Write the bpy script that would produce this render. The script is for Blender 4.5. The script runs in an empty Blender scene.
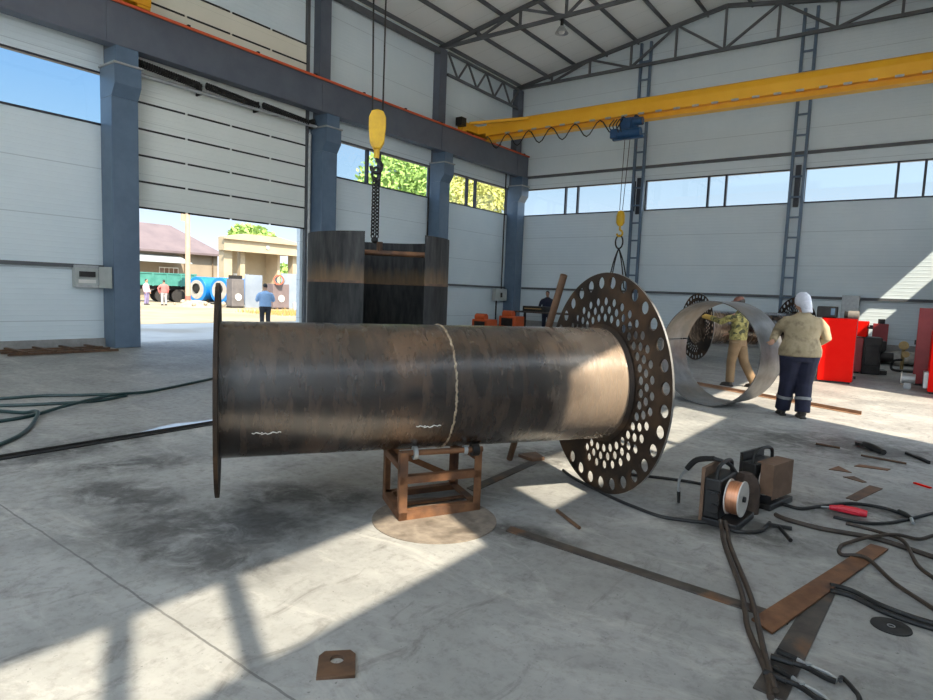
import bpy, bmesh, math, random
from mathutils import Vector, Matrix, Quaternion
random.seed(7)
S = bpy.context.scene
COL = S.collection
R = math.radians

# ------------------------------------------------------------------ camera
cam_d = bpy.data.cameras.new('camera'); cam = bpy.data.objects.new('camera', cam_d); COL.objects.link(cam)
cam_d.sensor_width = 36; cam_d.lens = 36 * 619.258 / 933; cam_d.clip_start = 0.05; cam_d.clip_end = 600
yaw, pit, rol = R(36.60795), R(5.39585), R(2.19738)
fw = Vector((-math.sin(yaw) * math.cos(pit), math.cos(yaw) * math.cos(pit), -math.sin(pit)))
r0 = Vector((math.cos(yaw), math.sin(yaw), 0)); u0 = r0.cross(fw)
cr = math.cos(rol) * r0 + math.sin(rol) * u0; cu = -math.sin(rol) * r0 + math.cos(rol) * u0
m = Matrix((cr, cu, -fw)).transposed().to_4x4(); m.translation = (0, 0, 1.6)
cam.matrix_world = m
S.camera = cam

# ------------------------------------------------------------------ sky, sun, exposure
SUN_DIR = Vector((-1, .48, -1.2)).normalized()
SKY = .57
W = bpy.data.worlds.new('sky'); S.world = W; W.use_nodes = True
wn = W.node_tree.nodes; wl = W.node_tree.links
bg = wn['Background']
tc = wn.new('ShaderNodeTexCoord'); sx = wn.new('ShaderNodeSeparateXYZ'); wl.new(tc.outputs['Generated'], sx.inputs[0])
rp = wn.new('ShaderNodeValToRGB'); wl.new(sx.outputs['Z'], rp.inputs[0])
e = rp.color_ramp.elements
e[0].position = 0.0; e[0].color = (1.25, 1.26, 1.36, 1)
k = e.new(.09); k.color = (1.0, 1.06, 1.2, 1)
e[1].position = .55; e[1].color = (.16, .38, .80, 1)
k = e.new(.16); k.color = (.44, .72, 1.0, 1)
k = e.new(.33); k.color = (.19, .47, .92, 1)
# the sky pales towards the hazy side (+Y, nearer the sun's own quarter)
hz = wn.new('ShaderNodeMapRange'); hz.inputs['From Min'].default_value = .45; hz.inputs['From Max'].default_value = 1.0
hz.inputs['To Min'].default_value = 0; hz.inputs['To Max'].default_value = .62
wl.new(sx.outputs['Y'], hz.inputs['Value'])
mx = wn.new('ShaderNodeMix'); mx.data_type = 'RGBA'; wl.new(hz.outputs['Result'], mx.inputs['Factor'])
wl.new(rp.outputs[0], mx.inputs[6]); mx.inputs[7].default_value = (.74, .88, 1, 1)
# bright haze round the sun
dt = wn.new('ShaderNodeVectorMath'); dt.operation = 'DOT_PRODUCT'; wl.new(tc.outputs['Generated'], dt.inputs[0]); dt.inputs[1].default_value = -SUN_DIR
cs = wn.new('ShaderNodeMapRange'); cs.interpolation_type = 'SMOOTHSTEP'; cs.inputs['From Min'].default_value = -.15; cs.inputs['From Max'].default_value = 1.0
cs.inputs['To Min'].default_value = SKY; cs.inputs['To Max'].default_value = SKY * 3.6
wl.new(dt.outputs['Value'], cs.inputs['Value']); wl.new(cs.outputs[0], bg.inputs['Strength'])
cw = wn.new('ShaderNodeMapRange'); cw.interpolation_type = 'SMOOTHSTEP'; cw.inputs['From Min'].default_value = -.1; cw.inputs['From Max'].default_value = .75
wl.new(dt.outputs['Value'], cw.inputs['Value'])
m2 = wn.new('ShaderNodeMix'); m2.data_type = 'RGBA'; wl.new(cw.outputs[0], m2.inputs['Factor']); wl.new(mx.outputs[2], m2.inputs[6]); m2.inputs[7].default_value = (.74, .87, 1.0, 1)
wl.new(m2.outputs[2], bg.inputs['Color'])
sun_d = bpy.data.lights.new('sun', 'SUN'); sun = bpy.data.objects.new('sun', sun_d); COL.objects.link(sun)
sun_d.energy = 6.5; sun_d.angle = R(.6); sun_d.color = (1, .88, .70)
sun.rotation_euler = SUN_DIR.to_track_quat('-Z', 'Y').to_euler(); sun.location = (20, -12, 25)
V = S.view_settings
S.display_settings.display_device = 'sRGB'
V.view_transform = 'Standard'; V.look = 'None'; V.gamma = 1; V.use_curve_mapping = False; V.exposure = 0.88
S.cycles.max_bounces = 10; S.cycles.diffuse_bounces = 6; S.cycles.transparent_max_bounces = 24
S.cycles.use_denoising = True

# ------------------------------------------------------------------ materials
MATS = {}
def mat(name, c1, c2=None, scale=4, rough=.6, metal=0, bump=0, bscale=60, stretch=(1, 1, 1), lo=.38, hi=.62, c3=None, s3=1.2, lo3=.5, hi3=.68, rvar=0):
    M = bpy.data.materials.new(name); M.use_nodes = True
    n = M.node_tree.nodes; l = M.node_tree.links; b = n['Principled BSDF']
    b.inputs['Roughness'].default_value = rough; b.inputs['Metallic'].default_value = metal
    b.inputs['Base Color'].default_value = (*c1, 1)
    if name in ('dark_rusty_plate', 'scorched_plate', 'scuffed_plate_upper'): b.inputs['Specular IOR Level'].default_value = .25
    if name == 'red_boiler_paint': b.inputs['Specular IOR Level'].default_value = .06
    t = n.new('ShaderNodeTexCoord'); mp = n.new('ShaderNodeMapping'); l.new(t.outputs['Object'], mp.inputs[0]); mp.inputs['Scale'].default_value = stretch
    if c2 is not None:
        nz = n.new('ShaderNodeTexNoise'); nz.inputs['Scale'].default_value = scale; nz.inputs['Detail'].default_value = 8; nz.inputs['Roughness'].default_value = .62
        l.new(mp.outputs[0], nz.inputs['Vector'])
        r = n.new('ShaderNodeValToRGB'); l.new(nz.outputs['Fac'], r.inputs[0])
        r.color_ramp.elements[0].position = lo; r.color_ramp.elements[0].color = (*c1, 1)
        r.color_ramp.elements[1].position = hi; r.color_ramp.elements[1].color = (*c2, 1)
        out = r.outputs[0]
        if c3 is not None:
            n3 = n.new('ShaderNodeTexNoise'); n3.inputs['Scale'].default_value = s3; n3.inputs['Detail'].default_value = 6
            l.new(t.outputs['Object'], n3.inputs['Vector'])
            mr = n.new('ShaderNodeMapRange'); mr.inputs['From Min'].default_value = lo3; mr.inputs['From Max'].default_value = hi3
            l.new(n3.outputs['Fac'], mr.inputs['Value'])
            mm = n.new('ShaderNodeMix'); mm.data_type = 'RGBA'; l.new(mr.outputs[0], mm.inputs['Factor']); l.new(out, mm.inputs[6]); mm.inputs[7].default_value = (*c3, 1)
            out = mm.outputs[2]
        l.new(out, b.inputs['Base Color'])
        if rvar:
            m2 = n.new('ShaderNodeMapRange'); m2.inputs['To Min'].default_value = rough - rvar; m2.inputs['To Max'].default_value = rough + rvar
            m2.inputs['From Min'].default_value = .35; m2.inputs['From Max'].default_value = .65
            l.new(nz.outputs['Fac'], m2.inputs['Value']); l.new(m2.outputs[0], b.inputs['Roughness'])
    if bump:
        nb = n.new('ShaderNodeTexNoise'); nb.inputs['Scale'].default_value = bscale; nb.inputs['Detail'].default_value = 4; l.new(mp.outputs[0], nb.inputs['Vector'])
        bp = n.new('ShaderNodeBump'); bp.inputs['Strength'].default_value = bump; bp.inputs['Distance'].default_value = .01
        l.new(nb.outputs['Fac'], bp.inputs['Height']); l.new(bp.outputs[0], b.inputs['Normal'])
    MATS[name] = M
    return M

def panel_mat(name, base, base2, joint=1.15, ribs=True, axis='Z', rough=.42, off=0.0):
    """sandwich panel: fine horizontal ribs in bump, a thin joint line each panel height"""
    M = mat(name, base, base2, scale=.9, rough=rough, lo=.3, hi=.7)
    n = M.node_tree.nodes; l = M.node_tree.links; b = n['Principled BSDF']
    t = n.new('ShaderNodeTexCoord'); s = n.new('ShaderNodeSeparateXYZ'); l.new(t.outputs['Object'], s.inputs[0])
    def math_(op, a, v):
        q = n.new('ShaderNodeMath'); q.operation = op
        l.new(a, q.inputs[0]); q.inputs[1].default_value = v
        return q.outputs[0]
    z = math_('ADD', s.outputs[axis], 50 + off)
    f = math_('FRACT', math_('DIVIDE', z, joint), 0)
    ln = math_('LESS_THAN', f, .016)
    col = b.inputs['Base Color'].links[0].from_socket
    mm = n.new('ShaderNodeMix'); mm.data_type = 'RGBA'; l.new(ln, mm.inputs['Factor']); l.new(col, mm.inputs[6])
    mm.inputs[7].default_value = (base[0] * .78, base[1] * .78, base[2] * .78, 1)
    l.new(mm.outputs[2], b.inputs['Base Color'])
    if ribs:
        sn = math_('SINE', math_('MULTIPLY', z, 2 * math.pi / .115), 0)
        st = n.new('ShaderNodeMapRange'); st.inputs['From Min'].default_value = .55; st.inputs['From Max'].default_value = .95; l.new(sn, st.inputs['Value'])
        bp = n.new('ShaderNodeBump'); bp.inputs['Strength'].default_value = .55; bp.inputs['Distance'].default_value = .006
        l.new(st.outputs[0], bp.inputs['Height']); l.new(bp.outputs[0], b.inputs['Normal'])
    return M

def concrete():
    M = mat('concrete_floor', (.255, .250, .235), (.385, .375, .352), scale=1.4, rough=.55, lo=.3, hi=.7)
    n = M.node_tree.nodes; l = M.node_tree.links; b = n['Principled BSDF']
    t = n.new('ShaderNodeTexCoord')
    def noise(sc, det=8, rg=.6, st=(1, 1, 1), dist=0):
        mp = n.new('ShaderNodeMapping'); mp.inputs['Scale'].default_value = st; l.new(t.outputs['Object'], mp.inputs[0])
        q = n.new('ShaderNodeTexNoise'); q.inputs['Scale'].default_value = sc; q.inputs['Detail'].default_value = det; q.inputs['Roughness'].default_value = rg
        q.inputs['Distortion'].default_value = dist
        l.new(mp.outputs[0], q.inputs['Vector']); return q.outputs['Fac']
    def ramp(v, a, c):
        q = n.new('ShaderNodeMapRange'); q.inputs['From Min'].default_value = a; q.inputs['From Max'].default_value = c; l.new(v, q.inputs['Value']); return q.outputs[0]
    def mul(a, c):
        q = n.new('ShaderNodeMath'); q.operation = 'MULTIPLY'; l.new(a, q.inputs[0])
        if isinstance(c, float): q.inputs[1].default_value = c
        else: l.new(c, q.inputs[1])
        return q.outputs[0]
    def add(a, c):
        q = n.new('ShaderNodeMath'); q.operation = 'MAXIMUM'; l.new(a, q.inputs[0]); l.new(c, q.inputs[1]); return q.outputs[0]
    def mixc(f, a, colr):
        q = n.new('ShaderNodeMix'); q.data_type = 'RGBA'; l.new(f, q.inputs['Factor']); l.new(a, q.inputs[6]); q.inputs[7].default_value = (*colr, 1); return q.outputs[2]
    def blob(x, y, r, sy=1.0, rot=0):
        mp = n.new('ShaderNodeMapping'); mp.vector_type = 'TEXTURE'; mp.inputs['Location'].default_value = (x, y, 0); mp.inputs['Rotation'].default_value = (0, 0, rot)
        mp.inputs['Scale'].default_value = (r, r * sy, 1); l.new(t.outputs['Object'], mp.inputs[0])
        q = n.new('ShaderNodeVectorMath'); q.operation = 'LENGTH'; l.new(mp.outputs[0], q.inputs[0])
        d = n.new('ShaderNodeMath'); d.operation = 'SUBTRACT'; d.inputs[0].default_value = 1.0; d.use_clamp = True; l.new(q.outputs['Value'], d.inputs[1])
        return d.outputs[0]
    c = b.inputs['Base Color'].links[0].from_socket
    fine = noise(14, 10, .7)
    c = mixc(mul(ramp(fine, .50, .68), .55), c, (.19, .178, .16))
    c = mixc(mul(ramp(noise(.75, 8, .66), .46, .66), .75), c, (.20, .195, .185))
    c = mixc(mul(ramp(noise(5, 8, .72, (1, .45, 1), 1.0), .55, .70), .7), c, (.12, .11, .10))
    c = mixc(mul(ramp(noise(2.2, 9, .72, (.45, 1, 1), .8), .53, .68), .55), c, (.56, .53, .48))
    # oil and soot stains at their own places
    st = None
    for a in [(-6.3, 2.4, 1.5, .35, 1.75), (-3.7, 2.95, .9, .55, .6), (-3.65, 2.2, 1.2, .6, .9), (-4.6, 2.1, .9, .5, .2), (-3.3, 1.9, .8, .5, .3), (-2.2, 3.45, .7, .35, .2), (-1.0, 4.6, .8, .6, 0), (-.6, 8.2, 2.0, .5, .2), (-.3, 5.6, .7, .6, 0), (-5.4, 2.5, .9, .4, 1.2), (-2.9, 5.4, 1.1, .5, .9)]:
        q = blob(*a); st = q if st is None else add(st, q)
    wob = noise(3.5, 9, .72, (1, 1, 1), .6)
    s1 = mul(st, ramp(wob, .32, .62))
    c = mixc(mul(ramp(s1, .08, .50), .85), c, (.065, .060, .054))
    # small specks
    c = mixc(mul(ramp(noise(38, 3, .6), .66, .72), .7), c, (.10, .095, .09))
    # hairline joints of the slab
    sp = n.new('ShaderNodeSeparateXYZ'); l.new(t.outputs['Object'], sp.inputs[0])
    wb = n.new('ShaderNodeMath'); wb.operation = 'MULTIPLY_ADD'; l.new(noise(2.0, 5), wb.inputs[0]); wb.inputs[1].default_value = .05; l.new(sp.outputs['Y'], wb.inputs[2])
    def near(v, val, w):
        q = n.new('ShaderNodeMath'); q.operation = 'COMPARE'; l.new(v, q.inputs[0]); q.inputs[1].default_value = val; q.inputs[2].default_value = w; return q.outputs[0]
    j = add(near(wb.outputs[0], 1.47, .006), near(wb.outputs[0], 7.45, .006))
    j = add(j, near(wb.outputs[0], 13.4, .008))
    c = mixc(mul(j, .75), c, (.10, .095, .09))
    l.new(c, b.inputs['Base Color'])
    m2 = n.new('ShaderNodeMapRange'); m2.inputs['From Min'].default_value = .3; m2.inputs['From Max'].default_value = .7; m2.inputs['To Min'].default_value = .38; m2.inputs['To Max'].default_value = .72
    l.new(fine, m2.inputs['Value']); l.new(m2.outputs[0], b.inputs['Roughness'])
    bp = n.new('ShaderNodeBump'); bp.inputs['Strength'].default_value = .25; bp.inputs['Distance'].default_value = .004; l.new(noise(30, 6), bp.inputs['Height']); l.new(bp.outputs[0], b.inputs['Normal'])
    return M

def glass():
    M = bpy.data.materials.new('window_glass'); M.use_nodes = True
    n = M.node_tree.nodes; l = M.node_tree.links; n.remove(n['Principled BSDF'])
    o = n['Material Output']; tr = n.new('ShaderNodeBsdfTransparent'); gl = n.new('ShaderNodeBsdfGlossy'); gl.inputs['Roughness'].default_value = .02
    tr.inputs[0].default_value = (.96, .98, .99, 1)
    mxs = n.new('ShaderNodeMixShader'); lw = n.new('ShaderNodeLayerWeight'); lw.inputs['Blend'].default_value = .5
    pw = n.new('ShaderNodeMath'); pw.operation = 'POWER'; pw.inputs[1].default_value = 5; l.new(lw.outputs['Facing'], pw.inputs[0])
    ad = n.new('ShaderNodeMath'); ad.operation = 'MULTIPLY_ADD'; ad.inputs[1].default_value = .5; ad.inputs[2].default_value = .03; l.new(pw.outputs[0], ad.inputs[0])
    l.new(ad.outputs[0], mxs.inputs[0]); l.new(tr.outputs[0], mxs.inputs[1]); l.new(gl.outputs[0], mxs.inputs[2]); l.new(mxs.outputs[0], o.inputs['Surface'])
    MATS['window_glass'] = M
    return M

def emis(name, c, s):
    M = bpy.data.materials.new(name); M.use_nodes = True; b = M.node_tree.nodes['Principled BSDF']
    b.inputs['Base Color'].default_value = (*c, 1); b.inputs['Emission Color'].default_value = (*c, 1); b.inputs['Emission Strength'].default_value = s
    return M

def pipe_mat():
    """mill-scaled, rusting rolled plate: bands run round the pipe (local X is the axis)"""
    M = mat('rusty_pipe_steel', (.028, .020, .016), (.082, .053, .037), scale=4.5, rough=.27, metal=.45, stretch=(2.6, .6, .6), bump=.16, bscale=34, lo=.36, hi=.66, rvar=.07,
            c3=(.23, .125, .065), s3=1.5, lo3=.52, hi3=.74)
    n = M.node_tree.nodes; l = M.node_tree.links; b = n['Principled BSDF']
    t = n.new('ShaderNodeTexCoord')
    col = b.inputs['Base Color'].links[0].from_socket
    s = n.new('ShaderNodeSeparateXYZ'); l.new(t.outputs['Object'], s.inputs[0])
    # the underside has rusted browner
    mr = n.new('ShaderNodeMapRange'); mr.inputs['From Min'].default_value = .10; mr.inputs['From Max'].default_value = -.42; mr.inputs['To Max'].default_value = .85; l.new(s.outputs['Z'], mr.inputs['Value'])
    nz = n.new('ShaderNodeTexNoise'); nz.inputs['Scale'].default_value = 4; nz.inputs['Detail'].default_value = 8; l.new(t.outputs['Object'], nz.inputs['Vector'])
    mu = n.new('ShaderNodeMath'); mu.operation = 'MULTIPLY'; l.new(mr.outputs[0], mu.inputs[0]); l.new(nz.outputs['Fac'], mu.inputs[1])
    mu2 = n.new('ShaderNodeMath'); mu2.operation = 'MULTIPLY'; mu2.use_clamp = True; l.new(mu.outputs[0], mu2.inputs[0]); mu2.inputs[1].default_value = 1.7
    mm = n.new('ShaderNodeMix'); mm.data_type = 'RGBA'; l.new(mu2.outputs[0], mm.inputs['Factor']); l.new(col, mm.inputs[6]); mm.inputs[7].default_value = (.34, .165, .07, 1)
    # black scale patches
    n2 = n.new('ShaderNodeTexNoise'); n2.inputs['Scale'].default_value = 22; n2.inputs['Detail'].default_value = 7; n2.inputs['Roughness'].default_value = .75
    mp = n.new('ShaderNodeMapping'); mp.inputs['Scale'].default_value = (1.6, .7, .7); l.new(t.outputs['Object'], mp.inputs[0]); l.new(mp.outputs[0], n2.inputs['Vector'])
    r2 = n.new('ShaderNodeMapRange'); r2.inputs['From Min'].default_value = .56; r2.inputs['From Max'].default_value = .66; r2.inputs['To Max'].default_value = .8; l.new(n2.outputs['Fac'], r2.inputs['Value'])
    m3 = n.new('ShaderNodeMix'); m3.data_type = 'RGBA'; l.new(r2.outputs[0], m3.inputs['Factor']); l.new(mm.outputs[2], m3.inputs[6]); m3.inputs[7].default_value = (.018, .014, .012, 1)
    # light rust on the last stretch, paled further to paint in sunlight
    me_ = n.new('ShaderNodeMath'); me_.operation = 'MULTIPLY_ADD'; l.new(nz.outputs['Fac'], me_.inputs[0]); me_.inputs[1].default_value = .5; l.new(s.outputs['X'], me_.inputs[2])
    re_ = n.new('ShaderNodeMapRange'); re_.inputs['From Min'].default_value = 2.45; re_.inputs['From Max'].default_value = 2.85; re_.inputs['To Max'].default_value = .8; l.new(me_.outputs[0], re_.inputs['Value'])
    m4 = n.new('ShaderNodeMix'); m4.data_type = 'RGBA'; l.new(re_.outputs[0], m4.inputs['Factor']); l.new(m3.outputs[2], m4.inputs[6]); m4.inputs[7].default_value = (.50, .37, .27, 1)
    l.new(m4.outputs[2], b.inputs['Base Color'])
    b.inputs['Coat Weight'].default_value = .6; b.inputs['Coat Roughness'].default_value = .19; b.inputs['Coat IOR'].default_value = 1.9
    cb = n.new('ShaderNodeBump'); cb.inputs['Strength'].default_value = .6; cb.inputs['Distance'].default_value = .006
    l.new(n2.outputs['Fac'], cb.inputs['Height']); l.new(cb.outputs[0], b.inputs['Coat Normal'])
    return M

FLOOR = concrete(); GLASS = glass()
WALLP = panel_mat('wall_panel_white', (.66, .745, .785), (.72, .795, .825))
CEILP = panel_mat('roof_panel_grey', (.88, .88, .85), (.91, .91, .88), joint=1.0, ribs=False, axis='Y')
DOORP = panel_mat('door_panel_beige', (.74, .77, .72), (.79, .81, .76), joint=.61, off=.2)
DOORLIT = panel_mat('door_panel_lit', (.78, .74, .62), (.82, .78, .66), joint=.37, ribs=False)  # lighter copy of the door panel, warm bounced sunlight put into its colour
STEELB = mat('column_blue_grey_paint', (.092, .140, .205), (.115, .168, .235), scale=2.2, rough=.36, bump=.03)
BEAMB = mat('beam_slate_paint', (.095, .108, .138), (.115, .128, .158), scale=1.5, rough=.5)
TRUSS = mat('truss_dark_grey_paint', (.085, .09, .098), (.11, .115, .122), scale=2, rough=.55)
DARK = mat('black_rubber', (.011, .010, .009), (.019, .017, .015), scale=9, rough=.6)
BLACKM = mat('black_steel', (.016, .014, .013), (.030, .027, .024), scale=7, rough=.45, metal=.3)
FRAME = mat('window_frame_dark', (.018, .020, .03), (.028, .030, .042), scale=6, rough=.4)
YEL = mat('crane_yellow_paint', (.84, .40, .012), (.88, .45, .018), scale=1.2, rough=.5)
YELH = mat('hook_yellow_paint', (.74, .44, .012), (.62, .34, .012), scale=6, rough=.4)
ORANGE = mat('orange_rail_plastic', (.72, .12, .04), (.62, .10, .035), scale=4, rough=.5)
BLUEP = mat('hoist_blue_paint', (.010, .05, .13), (.016, .07, .17), scale=6, rough=.4)
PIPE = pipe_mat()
PLATE = mat('dark_rusty_plate', (.017, .0115, .008), (.046, .028, .017), scale=5, rough=.58, metal=.1, bump=.08, bscale=40, c3=(.10, .054, .027), s3=3, lo3=.55, hi3=.75)
EDGE = mat('ground_steel_edge', (.34, .32, .30), (.44, .42, .40), scale=14, rough=.35, metal=.7)
WELD = mat('pale_weld_bead', (.16, .11, .07), (.55, .44, .31), scale=16, rough=.5, metal=.4, bump=.5, bscale=70)
CHALK = mat('white_chalk_mark', (.75, .73, .68), (.6, .58, .52), scale=60, rough=.9)
RUST = mat('rust_brown_angle', (.15, .066, .030), (.25, .115, .052), scale=6, rough=.6, metal=.2, bump=.08, c3=(.085, .045, .03), s3=4)
RUSTD = mat('dark_rust_bar', (.085, .048, .030), (.16, .085, .045), scale=7, rough=.6, metal=.2, bump=.08)
FLATBAR = mat('grey_brown_flat_bar', (.055, .048, .043), (.11, .09, .075), scale=6, rough=.5, metal=.3, bump=.06, c3=(.20, .10, .05), s3=3, lo3=.58, hi3=.7)
GALV = mat('galvanised_grey', (.36, .37, .37), (.46, .47, .46), scale=9, rough=.45, metal=.5)
SHEET = mat('rolled_sheet_grey', (.15, .145, .14), (.27, .26, .25), scale=3, rough=.36, metal=.45, stretch=(1, 1, 1), bump=.04, c3=(.17, .125, .085), s3=1.6, lo3=.5, hi3=.7)
SHELLD = mat('scorched_plate', (.010, .011, .012), (.038, .038, .037), scale=6, rough=.6, metal=.08, stretch=(2.4, 2.4, .5), lo=.36, hi=.70, bump=.05)
SHELLL = mat('scuffed_plate_upper', (.016, .016, .017), (.058, .056, .053), scale=6, rough=.6, metal=.08, stretch=(2.6, 2.6, .4), lo=.36, hi=.70, bump=.05)
def heat_band(M, z0, z1, colr):
    n = M.node_tree.nodes; l = M.node_tree.links; b = n['Principled BSDF']; t = n.new('ShaderNodeTexCoord'); s_ = n.new('ShaderNodeSeparateXYZ'); l.new(t.outputs['Object'], s_.inputs[0])
    mp = n.new('ShaderNodeMapping'); mp.inputs['Scale'].default_value = (1, 1, .25); l.new(t.outputs['Object'], mp.inputs[0])
    nz = n.new('ShaderNodeTexNoise'); nz.inputs['Scale'].default_value = 14; nz.inputs['Detail'].default_value = 6; l.new(mp.outputs[0], nz.inputs['Vector'])
    ad = n.new('ShaderNodeMath'); ad.operation = 'MULTIPLY_ADD'; l.new(nz.outputs['Fac'], ad.inputs[0]); ad.inputs[1].default_value = .30; l.new(s_.outputs['Z'], ad.inputs[2])
    mr = n.new('ShaderNodeMapRange'); mr.inputs['From Min'].default_value = z1 + .15; mr.inputs['From Max'].default_value = z0 + .15; l.new(ad.outputs[0], mr.inputs['Value'])
    mm = n.new('ShaderNodeMix'); mm.data_type = 'RGBA'; l.new(mr.outputs[0], mm.inputs['Factor']); l.new(b.inputs['Base Color'].links[0].from_socket, mm.inputs[6]); mm.inputs[7].default_value = (*colr, 1)
    l.new(mm.outputs[2], b.inputs['Base Color'])
heat_band(SHELLL, 1.66, 1.92, (.15, .095, .05))
HEAT = mat('heat_tinted_band', (.36, .24, .13), (.24, .17, .10), scale=7, rough=.5, metal=.3, stretch=(2, 2, .5))
DUST = mat('dusty_round_plate', (.17, .135, .105), (.27, .22, .17), scale=9, rough=.75, c3=(.11, .085, .065), s3=5)
COPPER = mat('copper_wire', (.62, .26, .13), (.72, .34, .19), scale=3, rough=.32, metal=.75, stretch=(30, 1, 1))
SPOOLW = mat('spool_white_plastic', (.68, .62, .55), (.6, .54, .47), scale=12, rough=.5)
CARD = mat('brown_cardboard', (.15, .085, .05), (.20, .115, .07), scale=7, rough=.85)
HOSEB = mat('brown_cable_sheath', (.036, .024, .016), (.06, .04, .026), scale=14, rough=.6)
HOSEG = mat('dark_green_hose', (.012, .035, .035), (.02, .05, .048), scale=8, rough=.4)
REDP = mat('red_boiler_paint', (.72, .006, .003), (.76, .010, .005), scale=2, rough=.55)
REDD = mat('dull_red_paint', (.27, .02, .022), (.33, .03, .03), scale=3, rough=.4)
REDT = mat('torch_red_plastic', (.60, .012, .03), (.68, .02, .04), scale=9, rough=.4)
CONC = mat('plinth_concrete', (.26, .255, .245), (.34, .33, .32), scale=5, rough=.85, bump=.15)
RUBBLE = mat('rubble_grey', (.33, .31, .28), (.44, .41, .37), scale=9, rough=.9, bump=.3)
SKIN = mat('skin', (.36, .19, .12), (.40, .22, .14), scale=9, rough=.55)
HAIR = mat('dark_hair', (.012, .010, .009), (.022, .018, .015), scale=30, rough=.6)
KHAKI = mat('khaki_canvas', (.29, .225, .13), (.36, .285, .175), scale=5, rough=.9, bump=.9, bscale=9, c3=(.15, .11, .065), s3=7, lo3=.50, hi3=.70)
NAVY = mat('navy_trousers', (.007, .0075, .022), (.013, .014, .036), scale=7, rough=.85)
BANDG = mat('grey_reflective_band', (.17, .17, .17), (.24, .24, .235), scale=10, rough=.5)
WHITEC = mat('white_cotton', (.52, .52, .57), (.60, .60, .64), scale=12, rough=.9, c3=(.45, .44, .50), s3=14, lo3=.6, hi3=.66)
CAMO = mat('camouflage_cloth', (.16, .14, .045), (.30, .26, .09), scale=11, rough=.9, lo=.47, hi=.53, c3=(.05, .05, .022), s3=13, lo3=.54, hi3=.57)
TAN = mat('tan_trousers', (.155, .10, .052), (.20, .13, .07), scale=6, rough=.9)
OCHRE = mat('ochre_glove', (.52, .32, .07), (.42, .25, .06), scale=12, rough=.85)
BOOT = mat('dark_boot_leather', (.022, .017, .014), (.035, .028, .022), scale=9, rough=.55)
LBLUE = mat('light_blue_shirt', (.24, .36, .54), (.29, .42, .60), scale=7, rough=.9)
DNAVY = mat('dark_navy_overall', (.012, .016, .034), (.02, .024, .05), scale=7, rough=.85)
EYE = mat('eye_dark', (.02, .015, .012), rough=.3)
SAND = mat('sandy_ground', (.25, .205, .14), (.32, .27, .19), scale=.5, rough=.95, c3=(.24, .20, .13), s3=.22, lo3=.48, hi3=.66)
APRON = mat('apron_concrete', (.40, .40, .40), (.48, .48, .47), scale=.8, rough=.8, c3=(.33, .31, .28), s3=.4)
ROOFM = mat('mauve_roof_sheet', (.125, .095, .10), (.155, .118, .12), scale=.6, rough=.6)
HOUSEW = mat('house_beige_wall', (.25, .205, .155), (.29, .24, .18), scale=.6, rough=.9)
CREAMW = mat('portico_cream_wall', (.35, .285, .19), (.39, .325, .225), scale=.6, rough=.9)
PORTW = mat('portico_side_wall', (.42, .33, .22), (.47, .38, .26), scale=.6, rough=.9)
AWN = mat('grey_awning_sheet', (.27, .30, .31), (.31, .34, .35), scale=2, rough=.5)
WINW = mat('white_window_frame', (.72, .70, .66), rough=.5)
DGLASS = mat('dim_window_pane', (.16, .10, .07), (.22, .14, .10), scale=2, rough=.2)
TANKB = mat('tank_blue_paint', (.008, .15, .48), (.012, .18, .54), scale=1.5, rough=.35)
TANKE = mat('tank_end_grey', (.30, .28, .25), (.38, .35, .31), scale=3, rough=.6)
TRUCKG = mat('trailer_green_paint', (.03, .16, .13), (.05, .20, .165), scale=2, rough=.5)
POLEM = mat('pale_pole_paint', (.40, .29, .20), (.44, .33, .24), scale=2, rough=.8)
FENCEM = mat('pale_fence_panel', (.22, .26, .32), (.26, .30, .36), scale=1, rough=.5)
GREYB = mat('grey_boiler_casing', (.11, .10, .10), (.15, .135, .13), scale=2, rough=.5)
LEAF = mat('green_leaves', (.20, .34, .06), (.36, .50, .14), scale=2.5, rough=.7)
LEAFY = mat('yellow_green_leaves', (.36, .38, .08), (.58, .55, .18), scale=2.5, rough=.7)
BARK = mat('tree_bark', (.10, .07, .045), (.15, .11, .07), scale=5, rough=.9)
LAMPW = emis('lamp_glass_lit', (1, .97, .9), 1.2)
PUDDLE = mat('painted_puddle_glint', (.62, .68, .80), (.72, .78, .90), scale=6, rough=.22)  # pale base colour stands in for sky reflected in the puddle
BOXG = mat('switch_box_grey', (.40, .42, .40), (.46, .48, .46), scale=4, rough=.5)
SOFTOR = mat('orange_machine_paint', (.60, .10, .02), (.52, .085, .02), scale=5, rough=.45)

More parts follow.
